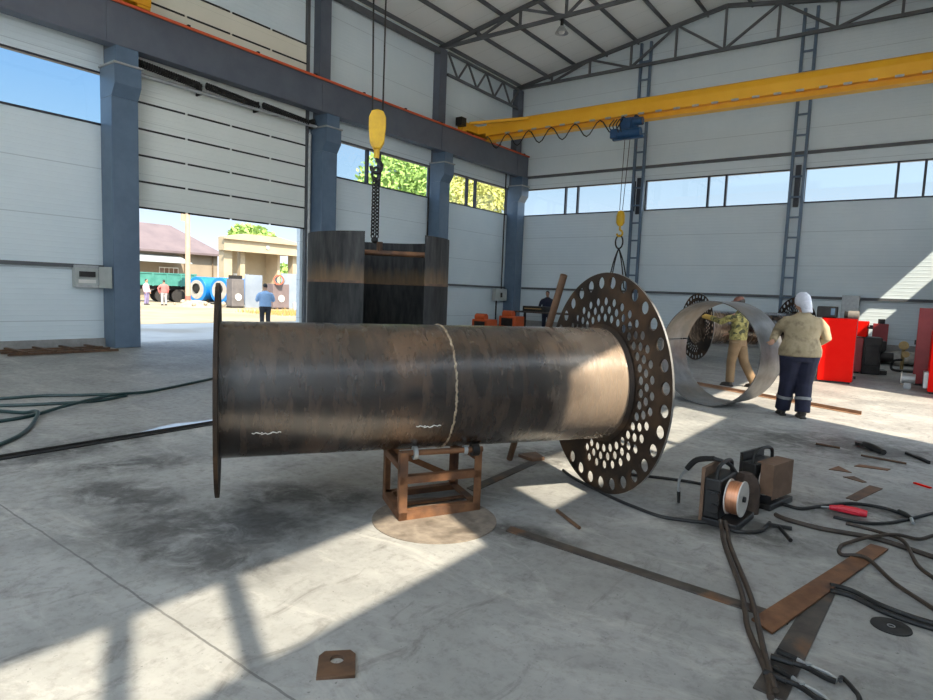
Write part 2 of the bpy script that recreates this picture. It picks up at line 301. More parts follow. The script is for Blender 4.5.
# ------------------------------------------------------------------ mesh helpers (geometry is given in world coordinates)
class MB:
    def __init__(s): s.v = []; s.f = []; s.mi = []; s.cur = 0; s.T = None
    def add(s, vs, fs):
        b = len(s.v)
        for p in vs:
            p = Vector(p); s.v.append(s.T @ p if s.T else p)
        for f in fs: s.f.append([b + i for i in f]); s.mi.append(s.cur)
        return s
    def box(s, x0, x1, y0, y1, z0, z1):
        vs = [(x, y, z) for z in (z0, z1) for y in (y0, y1) for x in (x0, x1)]
        return s.add(vs, [(0, 2, 3, 1), (4, 5, 7, 6), (0, 1, 5, 4), (2, 6, 7, 3), (0, 4, 6, 2), (1, 3, 7, 5)])
    def cbox(s, c, sz): return s.box(c[0] - sz[0] / 2, c[0] + sz[0] / 2, c[1] - sz[1] / 2, c[1] + sz[1] / 2, c[2] - sz[2] / 2, c[2] + sz[2] / 2)
    def bar(s, p, q, w, h, up=(0, 0, 1)):
        """rectangular bar from p to q, w across, h along up"""
        p = Vector(p); q = Vector(q); d = (q - p).normalized(); up = Vector(up)
        if abs(d.dot(up)) > .98: up = Vector((0, 1, 0)) if abs(d.y) < .9 else Vector((1, 0, 0))
        a = d.cross(up).normalized() * (w / 2); b = a.cross(d).normalized() * (h / 2)
        vs = [p + i * a + j * b for i, j in ((-1, -1), (1, -1), (1, 1), (-1, 1))] + [q + i * a + j * b for i, j in ((-1, -1), (1, -1), (1, 1), (-1, 1))]
        return s.add(vs, [(3, 2, 1, 0), (4, 5, 6, 7), (0, 1, 5, 4), (1, 2, 6, 5), (2, 3, 7, 6), (3, 0, 4, 7)])
    def tube(s, pts, r, n=10, closed=False, caps=True):
        pts = [Vector(p) for p in pts]; N = len(pts)
        rs = r if isinstance(r, (list, tuple)) else [r] * N
        rings = []; ref = None
        for i, p in enumerate(pts):
            if closed: d = pts[(i + 1) % N] - pts[i - 1]
            else: d = pts[min(i + 1, N - 1)] - pts[max(i - 1, 0)]
            d.normalize()
            if ref is None:
                ref = Vector((0, 0, 1)) if abs(d.z) < .9 else Vector((1, 0, 0))
            a = ref - d * ref.dot(d)
            if a.length < 1e-5: a = d.orthogonal()
            a.normalize(); ref = a; b = d.cross(a)
            rr = rs[i]
            rx, ry = rr if isinstance(rr, tuple) else (rr, rr)
            rings.append([p + a * (math.cos(2 * math.pi * k / n) * rx) + b * (math.sin(2 * math.pi * k / n) * ry) for k in range(n)])
        vs = [v for g in rings for v in g]; fs = []
        for i in range(N if closed else N - 1):
            j = (i + 1) % N
            for k in range(n): fs.append((i * n + k, i * n + (k + 1) % n, j * n + (k + 1) % n, j * n + k))
        if caps and not closed:
            fs.append(tuple(range(n - 1, -1, -1))); fs.append(tuple((N - 1) * n + k for k in range(n)))
        return s.add(vs, fs)
    def cyl(s, p, q, r, r2=None, n=20, caps=True): return s.tube([p, q], [r, r if r2 is None else r2], n, caps=caps)
    def lathe(s, prof, o=(0, 0, 0), ax=(0, 0, 1), n=32, a0=0, a1=2 * math.pi, closedprof=False):
        """prof: (r, h) along axis ax from o"""
        o = Vector(o); ax = Vector(ax).normalized()
        u = ax.orthogonal().normalized() if abs(ax.z) < .99 else Vector((1, 0, 0))
        if abs(ax.z) < .99:
            u = Vector((0, 0, 1)) - ax * ax.z; u.normalize()
        w = ax.cross(u); full = abs(a1 - a0 - 2 * math.pi) < 1e-6
        m = n if full else n + 1; P = len(prof)
        vs = []
        for k in range(m):
            t = a0 + (a1 - a0) * k / n; d = u * math.cos(t) + w * math.sin(t)
            for r, h in prof: vs.append(o + ax * h + d * r)
        fs = []
        for k in range(n):
            k2 = (k + 1) % m
            for i in range(P if closedprof else P - 1):
                j = (i + 1) % P
                fs.append((k * P + i, k2 * P + i, k2 * P + j, k * P + j))
        if not full and closedprof:
            fs.append(tuple(range(P))); fs.append(tuple((m - 1) * P + i for i in range(P - 1, -1, -1)))
        return s.add(vs, fs)
    def ball(s, c, r, n=14, m=9, rot=None):
        rx, ry, rz = r if isinstance(r, (tuple, list)) else (r, r, r); c = Vector(c); vs = []; fs = []
        for i in range(m + 1):
            t = math.pi * i / m
            for k in range(n):
                p = 2 * math.pi * k / n; q = Vector((rx * math.sin(t) * math.cos(p), ry * math.sin(t) * math.sin(p), rz * math.cos(t)))
                vs.append(c + (rot @ q if rot else q))
        for i in range(m):
            for k in range(n): fs.append((i * n + k, (i + 1) * n + k, (i + 1) * n + (k + 1) % n, i * n + (k + 1) % n))
        return s.add(vs, fs)
    def prism(s, poly, h0, h1, o=(0, 0, 0), u=(1, 0, 0), v=(0, 1, 0)):
        o = Vector(o); u = Vector(u); v = Vector(v); w = u.cross(v).normalized(); n = len(poly)
        vs = [o + u * a + v * b + w * h0 for a, b in poly] + [o + u * a + v * b + w * h1 for a, b in poly]
        return s.add(vs, [tuple(range(n - 1, -1, -1)), tuple(range(n, 2 * n))] + [(i, (i + 1) % n, n + (i + 1) % n, n + i) for i in range(n)])
    def loft(s, rings, n=20):
        """rings: (centre, rx, ry) horizontal ellipses"""
        vs = []; fs = []
        for c, rx, ry in rings:
            for k in range(n):
                t = 2 * math.pi * k / n; vs.append((c[0] + rx * math.cos(t), c[1] + ry * math.sin(t), c[2]))
        for i in range(len(rings) - 1):
            for k in range(n): fs.append((i * n + k, i * n + (k + 1) % n, (i + 1) * n + (k + 1) % n, (i + 1) * n + k))
        fs.append(tuple(range(n - 1, -1, -1))); fs.append(tuple((len(rings) - 1) * n + k for k in range(n)))
        return s.add(vs, fs)

WM = {}
def wm(o): return WM.get(o.name, Matrix.Identity(4))
def link(o, parent=None, local=None):
    COL.objects.link(o)
    if parent: o.parent = parent
    L = local if local is not None else Matrix.Identity(4)
    o.matrix_local = L
    WM[o.name] = (wm(parent) if parent else Matrix.Identity(4)) @ L
    return o
def tag(o, label=None, cat=None, group=None, kind=None):
    if label: o['label'] = label
    if cat: o['category'] = cat
    if group: o['group'] = group
    if kind: o['kind'] = kind
    return o
def thing(name, label, cat, loc=(0, 0, 0), rz=0, group=None, kind=None):
    o = bpy.data.objects.new(name, None); o.empty_display_size = .1
    link(o, None, Matrix.Translation(loc) @ Matrix.Rotation(rz, 4, 'Z'))
    return tag(o, label, cat, group, kind)
def obj(name, mb, mats, parent=None, loc=None, smooth=False, bevel=0, label=None, cat=None, group=None, kind=None, ang=35):
    if not isinstance(mats, (list, tuple)): mats = [mats]
    if isinstance(mb, MB):
        me = bpy.data.meshes.new(name)
        L = Matrix.Translation(loc) if loc is not None else Matrix.Identity(4)
        inv = ((wm(parent) if parent else Matrix.Identity(4)) @ L).inverted()
        me.from_pydata([inv @ v for v in mb.v], [], mb.f); me.update()
        for i, p in enumerate(me.polygons): p.material_index = mb.mi[i]
        bm = bmesh.new(); bm.from_mesh(me); bmesh.ops.recalc_face_normals(bm, faces=bm.faces); bm.to_mesh(me); bm.free()
    else:
        me = mb; L = Matrix.Translation(loc) if loc is not None else Matrix.Identity(4)
        inv = ((wm(parent) if parent else Matrix.Identity(4)) @ L).inverted()
        me.transform(inv)
    me.materials.clear()
    for mt in mats: me.materials.append(mt)
    if smooth:
        for p in me.polygons: p.use_smooth = True
        me.set_sharp_from_angle(angle=R(ang))
    o = bpy.data.objects.new(name, me)
    link(o, parent, L)
    if bevel:
        bv = o.modifiers.new('bevel', 'BEVEL'); bv.width = bevel; bv.segments = 2; bv.limit_method = 'ANGLE'
    return tag(o, label, cat, group, kind)
def struct(name, mb, mats, parent=None, label=None, cat=None, **kw):
    return obj(name, mb, mats, parent, kind=None if parent else 'structure', label=label, cat=cat, **kw)
def dup(root, loc, rz=None, label=None, group=None):
    r = root.copy(); COL.objects.link(r); r.location = loc
    if rz is not None: r.rotation_euler = (0, 0, rz)
    if label: r['label'] = label
    if group: r['group'] = group
    for ch in list(root.children):
        c = ch.copy(); COL.objects.link(c); c.parent = r
        for g in list(ch.children):
            d = g.copy(); COL.objects.link(d); d.parent = c
    return r
def smooth_path(pts, sub=6):
    P = [Vector(p) for p in pts]; out = []
    for i in range(len(P) - 1):
        a, b, c, d = P[max(i - 1, 0)], P[i], P[i + 1], P[min(i + 2, len(P) - 1)]
        for k in range(sub):
            t = k / sub
            out.append(.5 * ((2 * b) + (c - a) * t + (2 * a - 5 * b + 4 * c - d) * t * t + (3 * b - a - 3 * c + d) * t ** 3))
    out.append(P[-1]); return out
def curve_plate(name, outer, holes, thick):
    """a flat plate with real holes, in local XY, centred on z=0"""
    cu = bpy.data.curves.new(name, 'CURVE'); cu.dimensions = '2D'; cu.fill_mode = 'BOTH'; cu.extrude = thick / 2
    for poly in [outer] + holes:
        sp = cu.splines.new('POLY'); sp.points.add(len(poly) - 1); sp.use_cyclic_u = True
        for i, (x, y) in enumerate(poly): sp.points[i].co = (x, y, 0, 1)
    o = bpy.data.objects.new(name, cu); COL.objects.link(o)
    dg = bpy.context.evaluated_depsgraph_get(); dg.update()
    me = bpy.data.meshes.new_from_object(o.evaluated_get(dg)); me.name = name
    bpy.data.objects.remove(o); bpy.data.curves.remove(cu)
    return me
def fuse(mb, voxel=.014, smooth=4):
    """one continuous skin over overlapping shapes"""
    me = bpy.data.meshes.new('fused'); me.from_pydata([tuple(v) for v in mb.v], [], mb.f); me.update()
    bm = bmesh.new(); bm.from_mesh(me); bmesh.ops.recalc_face_normals(bm, faces=bm.faces); bm.to_mesh(me); bm.free()
    o = bpy.data.objects.new('fused', me); COL.objects.link(o)
    md = o.modifiers.new('r', 'REMESH'); md.mode = 'VOXEL'; md.voxel_size = voxel
    if smooth:
        ms = o.modifiers.new('s', 'SMOOTH'); ms.factor = .5; ms.iterations = smooth
    dg = bpy.context.evaluated_depsgraph_get(); dg.update()
    out = bpy.data.meshes.new_from_object(o.evaluated_get(dg))
    bpy.data.objects.remove(o); bpy.data.meshes.remove(me)
    return out
def circle(r, n=48, c=(0, 0)): return [(c[0] + r * math.cos(2 * math.pi * i / n), c[1] + r * math.sin(2 * math.pi * i / n)) for i in range(n)]

#PART2
# ================================================================== THE HALL
XL, XR, YF, YB = -15.4, 2.11, 23.96, -4.2
ZS, ZT, ZE = 5.02, 6.19, 10.62            # window sill, window head, eave
XM, ZR = -6.65, 12.15                     # ridge
DL = (7.35, 12.1, 3.30)                   # left door opening: y0, y1, lower edge of the raised leaf
def holes_wall(mb, a0, a1, z0, z1, holes, put):
    """a wall with rectangular openings, as boxes: put(a0,a1,z0,z1)"""
    cuts = sorted({a0, a1} | {h[0] for h in holes} | {h[1] for h in holes})
    for c0, c1 in zip(cuts, cuts[1:]):
        hs = sorted([(h[2], h[3]) for h in holes if h[0] <= c0 and h[1] >= c1]); z = z0
        for h0, h1 in hs:
            if h0 > z: put(c0, c1, z, h0)
            z = max(z, h1)
        if z < z1: put(c0, c1, z, z1)
# floor slab
f = MB().box(XL - .6, XR + .6, YB, YF + .2, -.15, 0)
struct('floor', f, FLOOR, label='grey concrete hall floor with stains and sunlit patches', cat='floor')
LW = [(-3.6, .95), (1.45, 6.62), (12.95, 18.02), (18.5, 23.4)]     # window bays, left wall
m_ = MB(); holes_wall(m_, YB, YF + .15, 0, ZE, [(a, b, ZS, ZT) for a, b in LW] + [(DL[0], DL[1], 0, 6.3)], lambda a, b, c, d: m_.box(XL - .15, XL, a, b, c, d))
struct('wall_left', m_, WALLP, label='left hall wall of ribbed white panels with the big door', cat='wall')
FW = [(-15.1, -9.75), (-9.35, -4.2), (-3.8, 1.9)]
m_ = MB(); holes_wall(m_, XL, XR, 0, ZE, [(a, b, ZS, ZT) for a, b in FW], lambda a, b, c, d: m_.box(a, b, YF, YF + .15, c, d))
m_.prism([(XL, ZE), (XR, ZE), (XM, ZR + .05)], 0, -.15, o=(0, YF, 0), u=(1, 0, 0), v=(0, 0, 1))
struct('wall_far', m_, WALLP, label='far gable wall of ribbed white panels behind the yellow crane', cat='wall')
RW = [(-3.9, 1.38), (1.92, 6.98), (14.0, 18.75), (19.75, 23.5)]
RD = (8.2, 13.1, 6.1)
m_ = MB(); holes_wall(m_, YB, YF + .15, 0, ZE, [(a, b, ZS, ZT) for a, b in RW] + [(RD[0], RD[1], 0, RD[2])], lambda a, b, c, d: m_.box(XR, XR + .15, a, b, c, d))
struct('wall_right', m_, WALLP, label='right hall wall of ribbed white panels with open doorway', cat='wall')
# unseen end left open for fill light; added left part shades the left wall
struct('wall_rear_blocker', MB().box(XL, -7.2, YB - .15, YB, 0, ZE), WALLP, label='added unseen rear wall part keeping light off the left wall', cat='wall')
# roof: two slopes
m_ = MB()
for xa, xb in ((XL - .2, XM), (XR + .2, XM)):
    zA = ZE + .02
    m_.add([(xa, YB - .2, zA), (xb, YB - .2, ZR), (xb, YF + .3, ZR), (xa, YF + .3, zA), (xa, YB - .2, zA + .12), (xb, YB - .2, ZR + .12), (xb, YF + .3, ZR + .12), (xa, YF + .3, zA + .12)],
           [(0, 1, 2, 3), (4, 5, 6, 7), (0, 1, 5, 4), (1, 2, 6, 5), (2, 3, 7, 6), (3, 0, 4, 7)])
struct('ceiling', m_, CEILP, label='grey sloping underside of the steel sheet roof', cat='ceiling')
def zroof(x):
    xe = XL - .2 if x < XM else XR + .2
    return ZE + .02 + (ZR - ZE - .02) * (x - xe) / (XM - xe)
for i, x in enumerate([-15.2, -13.9, -12.6, -11.3, -10.0, -8.7, -7.4, -5.9, -4.6, -3.3, -2.0, -.7, .6, 1.9]):
    z = zroof(x) - .09
    obj('roof_purlin', MB().box(x - .027, x + .027, YB, YF, z - .06, z + .07), TRUSS, label='grey steel purlin running lengthwise under the roof sheets', cat='purlin', group='roof purlins', kind='structure')
# trusses
def truss(y, label):
    t = thing('roof_truss', label, 'truss', (XM, y, 10.5), kind='structure')
    zb = 10.47
    obj('bottom_chord', MB().box(XL + .1, XR - .1, y - .06, y + .06, zb - .05, zb + .05), TRUSS, t)
    c = MB()
    zt = lambda x: zroof(x) - .20
    for a, b in ((XL + .1, XM), (XR - .1, XM)): c.bar((a, y, zt(a)), (b, y, zt(b)), .12, .12)
    obj('top_chord', c, TRUSS, t)
    n = 5
    for s in (-1, 1):
        xe = XL + .1 if s < 0 else XR - .1
        xs = [xe + (XM - xe) * i / n for i in range(n + 1)]
        for i in range(1, n + (1 if s < 0 else 0)): obj('web_post', MB().bar((xs[i], y, zb), (xs[i], y, zt(xs[i])), .075, .075), TRUSS, t)
        for i in range(1, n):
            a, b = xs[i], xs[i + 1]
            p, q = ((a, y, zb), (b, y, zt(b))) if i % 2 else ((a, y, zt(a)), (b, y, zb))
            obj('web_diagonal', MB().bar(p, q, .075, .075), TRUSS, t)
truss(23.55, 'far roof truss of dark steel close to the gable wall')
truss(18.25, 'dark steel roof truss one bay before the gable wall')
truss(12.7, 'dark steel roof truss above the sectional door post')
# eave bracing along the left wall
def eave_beam(y0, y1, label):
    t = thing('eave_girder', label, 'lattice girder', (-15.1, (y0 + y1) / 2, 10.1), kind='structure')
    obj('top_chord', MB().box(-15.14, -15.06, y0, y1, 10.33, 10.41), TRUSS, t)
    obj('bottom_chord', MB().box(-15.14, -15.06, y0, y1, 9.55, 9.63), TRUSS, t)
    n = 8
    for i in range(n):
        a = y0 + (y1 - y0) * i / n; b = y0 + (y1 - y0) * (i + 1) / n
        obj('web_diagonal', MB().bar((-15.1, a, 10.37 if i % 2 == 0 else 9.59), (-15.1, b, 9.59 if i % 2 == 0 else 10.37), .06, .06), TRUSS, t)
eave_beam(18.5, 23.4, 'zigzag lattice eave girder in the far left roof corner')
for a, b, L in ((13.0, 18.0, 'plain dark eave strut left of the zigzag lattice girder'), (7.1, 12.4, 'plain dark eave strut above the upper door panels'), (1.1, 6.5, 'plain dark eave strut above the nearest left window')):
    obj('eave_strut', MB().box(-15.2, -15.05, a, b, 10.18, 10.36), TRUSS, loc=(-15.1, (a + b) / 2, 10.27), label=L, cat='strut', kind='structure')
# columns on the left wall (lower box, corbel, cap plate, upper shaft)
def column(y, x_in, s, label, corner=False):
    """x_in: wall face, s=+1 left wall column growing to +X"""
    t = thing('steel_column', label, 'column', (x_in + s * .3, y, 0), kind='structure')
    hw = .29; d = .56
    X = lambda a: x_in + s * a
    def bx(mb, a, b, y0, y1, z0, z1): return mb.box(min(X(a), X(b)), max(X(a), X(b)), y0, y1, z0, z1)
    obj('shaft', bx(MB(), 0, d, y - hw, y + hw, 0, 5.6), STEELB, t, bevel=.012)
    k = MB(); k.prism([(0, 5.6), (d, 5.6), (d + .17, 5.86), (d + .17, 6.27), (0, 6.27)], -hw, hw, o=(x_in, y, 0), u=(s, 0, 0), v=(0, 0, 1))
    obj('corbel', k, STEELB, t, bevel=.01)
    obj('cap_plate', bx(MB(), -.0, d + .2, y - hw - .03, y + hw + .03, 6.27, 6.31), GALV, t)
    obj('bearing_block', bx(MB(), .12, d + .14, y - hw + .05, y + hw - .05, 6.31, 6.665), STEELB, t)
    obj('upper_shaft', bx(MB(), 0, .30, y - .2, y + .2, 6.31, 10.42), BEAMB, t)
column(1.2, XL, 1, 'blue-grey steel column left of the nearest left window')
column(6.8, XL, 1, 'blue-grey corbelled steel column left of the sectional door')
column(12.72, XL, 1, 'blue-grey steel column between the sectional door and the tree window')
column(18.25, XL, 1, 'blue-grey steel column between the two tree-filled windows')
column(23.62, XL, 1, 'blue-grey steel column in the far left corner by a switch box')
for y, L in ((1.67, 'blue-grey column on the right wall beside the viewpoint'), (7.55, 'blue-grey column on the right wall before the doorway'), (13.5, 'blue-grey column on the right wall past the doorway'), (19.25, 'blue-grey column on the right wall near the boilers'), (23.6, 'blue-grey column in the far right corner')):
    column(y, XR, -1, L)
# runway beams
def runway(xw, s, label, rail_label):
    t = thing('runway_beam', label, 'crane runway beam', (xw, 8, 6.67), kind='structure')
    a, b = sorted((xw - s * .12, xw + s * .12))
    obj('web', MB().box(a, b, YB + .1, YF - .1, 6.70, 7.55), BEAMB, t)
    fl = MB().box(xw - .17, xw + .17, YB + .1, YF - .1, 6.665, 6.70); obj('bottom_flange', fl, BEAMB, t)
    obj('top_flange', MB().box(xw - .17, xw + .17, YB + .1, YF - .1, 7.55, 7.59), BEAMB, t)
    for y in (1.2, 6.8, 12.72, 18.25, 23.4):
        obj('splice_plate', MB().box(min(xw, xw + s * .135), max(xw, xw + s * .135), y - .42, y + .42, 6.71, 7.54), BEAMB, t)
    obj('crane_rail', MB().box(xw - .03, xw + .03, YB + .1, YF - .1, 7.59, 7.65), BLACKM, t)
    if rail_label:
        c = thing('conductor_rail', rail_label, 'conductor rail', (xw + s * .15, 8, 7.6))
        obj('busbar', MB().box(xw + s * .19 - .025, xw + s * .19 + .025, YB + .2, YF - .15, 7.545, 7.60), ORANGE, c)
        for i in range(13):
            y = .6 + i * 1.9
            obj('hanger', MB().box(xw + s * .17 - .05, xw + s * .17 + .05, y - .03, y + .03, 7.592, 7.635), DARK, c)
runway(-14.85, 1, 'slate crane runway beam along the left wall', 'orange conductor rail on top of the left runway beam')
runway(XR - .55, -1, 'slate crane runway beam along the right wall', None)

# ---- windows
WIN = [0]
def window(axis, pos, a, b, mulls, label, s):
    """axis 'X': pane lies in plane x=pos and runs along y; s = inward sign"""
    WIN[0] += 1
    def bx(mb, a0, a1, z0, z1, d0=-.10, d1=.03):
        p0, p1 = sorted((pos + s * d0, pos + s * d1))
        return mb.box(p0, p1, a0, a1, z0, z1) if axis == 'X' else mb.box(a0, a1, p0, p1, z0, z1)
    w = .045; fr = MB()
    bx(fr, a, b, ZS, ZS + w); bx(fr, a, b, ZT - w, ZT); bx(fr, a, a + w, ZS + w, ZT - w); bx(fr, b - w, b, ZS + w, ZT - w)
    o = struct('window_%d' % WIN[0], fr, FRAME, label=label, cat='window')
    edges = [a + w] + [v for mm in mulls for v in mm] + [b - w]
    for m0 in mulls:
        mu = MB(); bx(mu, m0[0], m0[1], ZS + w, ZT - w); obj('mullion', mu, FRAME, o)
    for i in range(0, len(edges), 2):
        g = MB(); bx(g, edges[i], edges[i + 1], ZS + w, ZT - w, -.05, -.042); obj('pane', g, GLASS, o)
def pair(c, gap=.57, w=.07): return [(c - gap / 2 - w / 2, c - gap / 2 + w / 2), (c + gap / 2 - w / 2, c + gap / 2 + w / 2)]
window('X', XL, *LW[0], pair(-1.5), 'strip window on the left wall behind the viewpoint', 1)
window('X', XL, *LW[1], pair(3.6), 'strip window full of blue sky at the far left', 1)
window('X', XL, *LW[2], pair(15.1), 'strip window behind the chain with green tree outside', 1)
window('X', XL, *LW[3], pair(20.65), 'strip window near the far left corner with yellow-green tree', 1)
window('Y', YF, *FW[0], pair(-12.57), 'far wall strip window left of the lattice posts', -1)
window('Y', YF, *FW[1], pair(-6.65, .62), 'far wall strip window between the two lattice posts', -1)
window('Y', YF, *FW[2], pair(-.84, .7), 'far wall strip window right of both lattice posts', -1)
window('X', XR, *RW[0], pair(-.86), 'right wall strip window beside the viewpoint casting sunlit patches', -1)
window('X', XR, *RW[1], pair(4.5), 'right wall strip window before the doorway', -1)
window('X', XR, *RW[2], pair(16.4), 'right wall strip window past the doorway', -1)
window('X', XR, *RW[3], pair(21.0), 'right wall strip window near the far corner', -1)

# ---- plinths and wall rails
def plinth(name, mb, L): struct(name, mb, CONC, label=L, cat='plinth')
plinth('baseboard_left', MB().box(XL, XL + .10, 1.5, 6.5, 0, .20), 'low concrete plinth under the left wall by the scrap grating')
plinth('baseboard_left_back', MB().box(XL, XL + .10, 13.02, 23.3, 0, .20), 'low concrete plinth under the left wall past the sectional door')
plinth('baseboard_far', MB().box(XL + .6, XR - .56, YF - .12, YF, 0, .42), 'concrete plinth along the foot of the far wall')
def rail(mb, L, loc): obj('wall_rail', mb, TRUSS, loc=loc, label=L, cat='wall rail', kind='structure')
rail(MB().box(XL, XL + .09, 1.5, 6.5, 1.80, 1.88), 'dark horizontal rail on the left wall ending at the open switch box', (XL, 4, 1.8))
rail(MB().box(XL, XL + .09, 13.02, 17.95, 1.80, 1.88), 'dark horizontal rail on the left wall behind the hanging plate shell', (XL, 15, 1.8))
rail(MB().box(XL, XL + .09, 18.55, 23.3, 1.80, 1.88), 'dark horizontal rail on the left wall before the far corner', (XL, 21, 1.8))
rail(MB().box(XL + .6, XR - .56, YF - .10, YF, 1.80, 1.89), 'dark horizontal rail across the far wall below the windows', (-6, YF, 1.8))
rail(MB().box(XL + .6, XR - .56, YF - .10, YF, 6.65, 6.75), 'dark horizontal rail across the far wall above the windows', (-6, YF, 6.6))
obj('wall_rail', MB().box(XL, XL + .06, 13.02, 23.3, 6.14, 6.20), TRUSS, loc=(XL, 18, 6.1), label='thin dark head rail over the tree windows on the left wall', cat='wall rail', kind='structure')
# lattice posts on the far wall
def lattice(x, L):
    t = thing('lattice_post', L, 'lattice post', (x, YF - .2, 0), kind='structure')
    for s in (-1, 1): obj('upright', MB().box(x + s * .19 - .045, x + s * .19 + .045, YF - .30, YF - .18, 0, 11.35), STEELB, t)
    for i in range(16):
        z = .45 + i * .68
        obj('rung', MB().box(x - .15, x + .15, YF - .27, YF - .21, z - .03, z + .03), STEELB, t)
    obj('rear_flange', MB().box(x - .20, x + .20, YF - .18, YF - .02, 4.95, 6.2), FRAME, t) if False else None
lattice(-9.58, 'left lattice post on the far wall behind the blue hoist')
lattice(-3.98, 'right lattice post on the far wall behind the ring')
for x in (-9.58, -3.98):
    obj('gable_post', MB().box(x - .10, x + .06, YF - .10, YF, 4.9, 6.3), FRAME, loc=(x, YF, 5), label='short dark window post on the far wall behind the %s lattice post' % ('left' if x < -6 else 'right'), cat='post', kind='structure')

# ---- the raised sectional door on the left
d = MB().box(XL - .02, XL + .10, 7.13, 7.22, 0, 8.75); d.box(XL - .02, XL + .10, 12.2, 12.3, 0, 10.2)
door = struct('door_1', d, TRUSS, label='raised sectional door with black seals in the left wall', cat='sectional door')
y0, y1 = 7.24, 12.18
def seal(z):
    m2 = MB(); L = (y1 - y0) / 4
    for i in range(4): m2.box(XL + .085, XL + .098, y0 + L * i + (.0 if i == 0 else .05), y0 + L * (i + 1) - (.0 if i == 3 else .02), z - .022, z + .022)
    obj('seal', m2, DARK, door)
zz = DL[2]
for i in range(5):
    obj('panel', MB().box(XL + .02, XL + .085, y0, y1, zz + .004, zz + .606), DOORP, door); seal(zz + .0 if i == 0 else zz); zz += .61
obj('panel', MB().box(XL + .02, XL + .085, y0, y1, zz + .004, 7.52), DOORP, door); zz = 7.53
for i in range(2):
    obj('panel', MB().box(XL + .02, XL + .085, y0, y1, zz + .004, zz + .546), DOORLIT, door); seal(zz + .55); zz += .55
# torsion shaft with springs above the opening
t = thing('torsion_shaft', 'long spring shaft above the raised sectional door', 'door spring shaft', (-15.05, 9.7, 6.3))
obj('shaft_tube', MB().cyl((-15.03, 7.15, 6.28), (-15.03, 12.35, 6.28), .045), GALV, t, smooth=True)
for i in range(3):
    a = 7.2 + i * 1.66; b = a + 1.5
    pts = []; N = 26 * 10
    for k in range(N + 1):
        th = 2 * math.pi * k / 10; pts.append((-15.03 + .072 * math.cos(th), a + (b - a) * k / N, 6.50 - .05 * i + .03 - .10 * (k / N) + .072 * math.sin(th)))
    o = obj('spring', MB().tube(pts, .021, 5), DARK, t)
    obj('spring_core', MB().cyl((-15.03, a, 6.53 - .05 * i), (-15.03, b, 6.43 - .05 * i), .045, n=10), DARK, t)
for y in (7.18, 8.75, 10.4, 12.3): obj('bracket', MB().box(-15.3, -15.06, y - .02, y + .02, 6.24, 6.50), BLACKM, t)

# ---- switch boxes
t = thing('switch_box', 'open grey switch box beside the corbelled column', 'switch box', (-15.2, 6.2, 1.5))
obj('case', MB().box(-15.4, -15.22, 5.86, 6.34, 1.36, 1.86), BOXG, t, bevel=.01)
obj('door', MB().bar((-15.21, 6.35, 1.60), (-14.86, 6.47, 1.60), .015, .48), BOXG, t)
obj('breaker_row', MB().box(-15.22, -15.17, 5.94, 6.26, 1.60, 1.72), BLACKM, t)
obj('cover_strip', MB().box(-15.22, -15.20, 5.92, 6.28, 1.46, 1.54), WINW, t)
for z in (1.39, 1.83): obj('frame_strip', MB().box(-15.225, -15.205, 5.86, 6.34, z - .03, z + .03), GALV, t)
t = thing('switch_box', 'small grey switch box in the far left corner with a conduit above', 'switch box', (-15.1, 22.9, 1.3))
obj('case', MB().box(-15.3, -15.12, 22.3, 23.2, 1.25, 1.78), BOXG, t, bevel=.01)
obj('handle', MB().box(-15.12, -15.06, 22.7, 22.76, 1.4, 1.6), BLACKM, t)
obj('conduit', MB().cyl((-15.2, 22.85, 1.78), (-15.2, 22.85, 7.0), .03, n=8).cyl((-15.2, 22.5, .2), (-15.2, 22.5, 1.25), .035, n=8), BLACKM, t, smooth=True)
obj('conduit_pipe', MB().cyl((-15.30, 12.33, .0), (-15.30, 12.33, 6.1), .05, n=10), GALV, loc=(-15.3, 12.33, 0), smooth=True, label='pale vertical pipe at the right jamb of the sectional door', cat='pipe')
t = thing('drain_pipe', 'thin dark vertical pipe right of the hanging plate shell', 'pipe', (-15.28, 17.8, 0))
obj('tube', MB().cyl((-15.28, 17.84, .0), (-15.28, 17.84, 6.1), .03, n=8), BLACKM, t, smooth=True)

# ---- high-bay lamp
t = thing('high_bay_lamp', 'round high-bay lamp hanging below the roof truss', 'lamp', (-10.27, 18.3, 10.15))
obj('bracket', MB().box(-10.31, -10.23, 18.26, 18.34, 10.18, 10.43), BLACKM, t)
obj('lamp_shade', MB().lathe([(.05, .06), (.09, .05), (.12, .0), (.22, -.16), (.21, -.16), (.11, 0)], o=(-10.27, 18.3, 10.14), n=24), GALV, t, smooth=True)
obj('bulb', MB().ball((-10.27, 18.3, 10.02), (.10, .10, .06)), WINW, t, smooth=True)

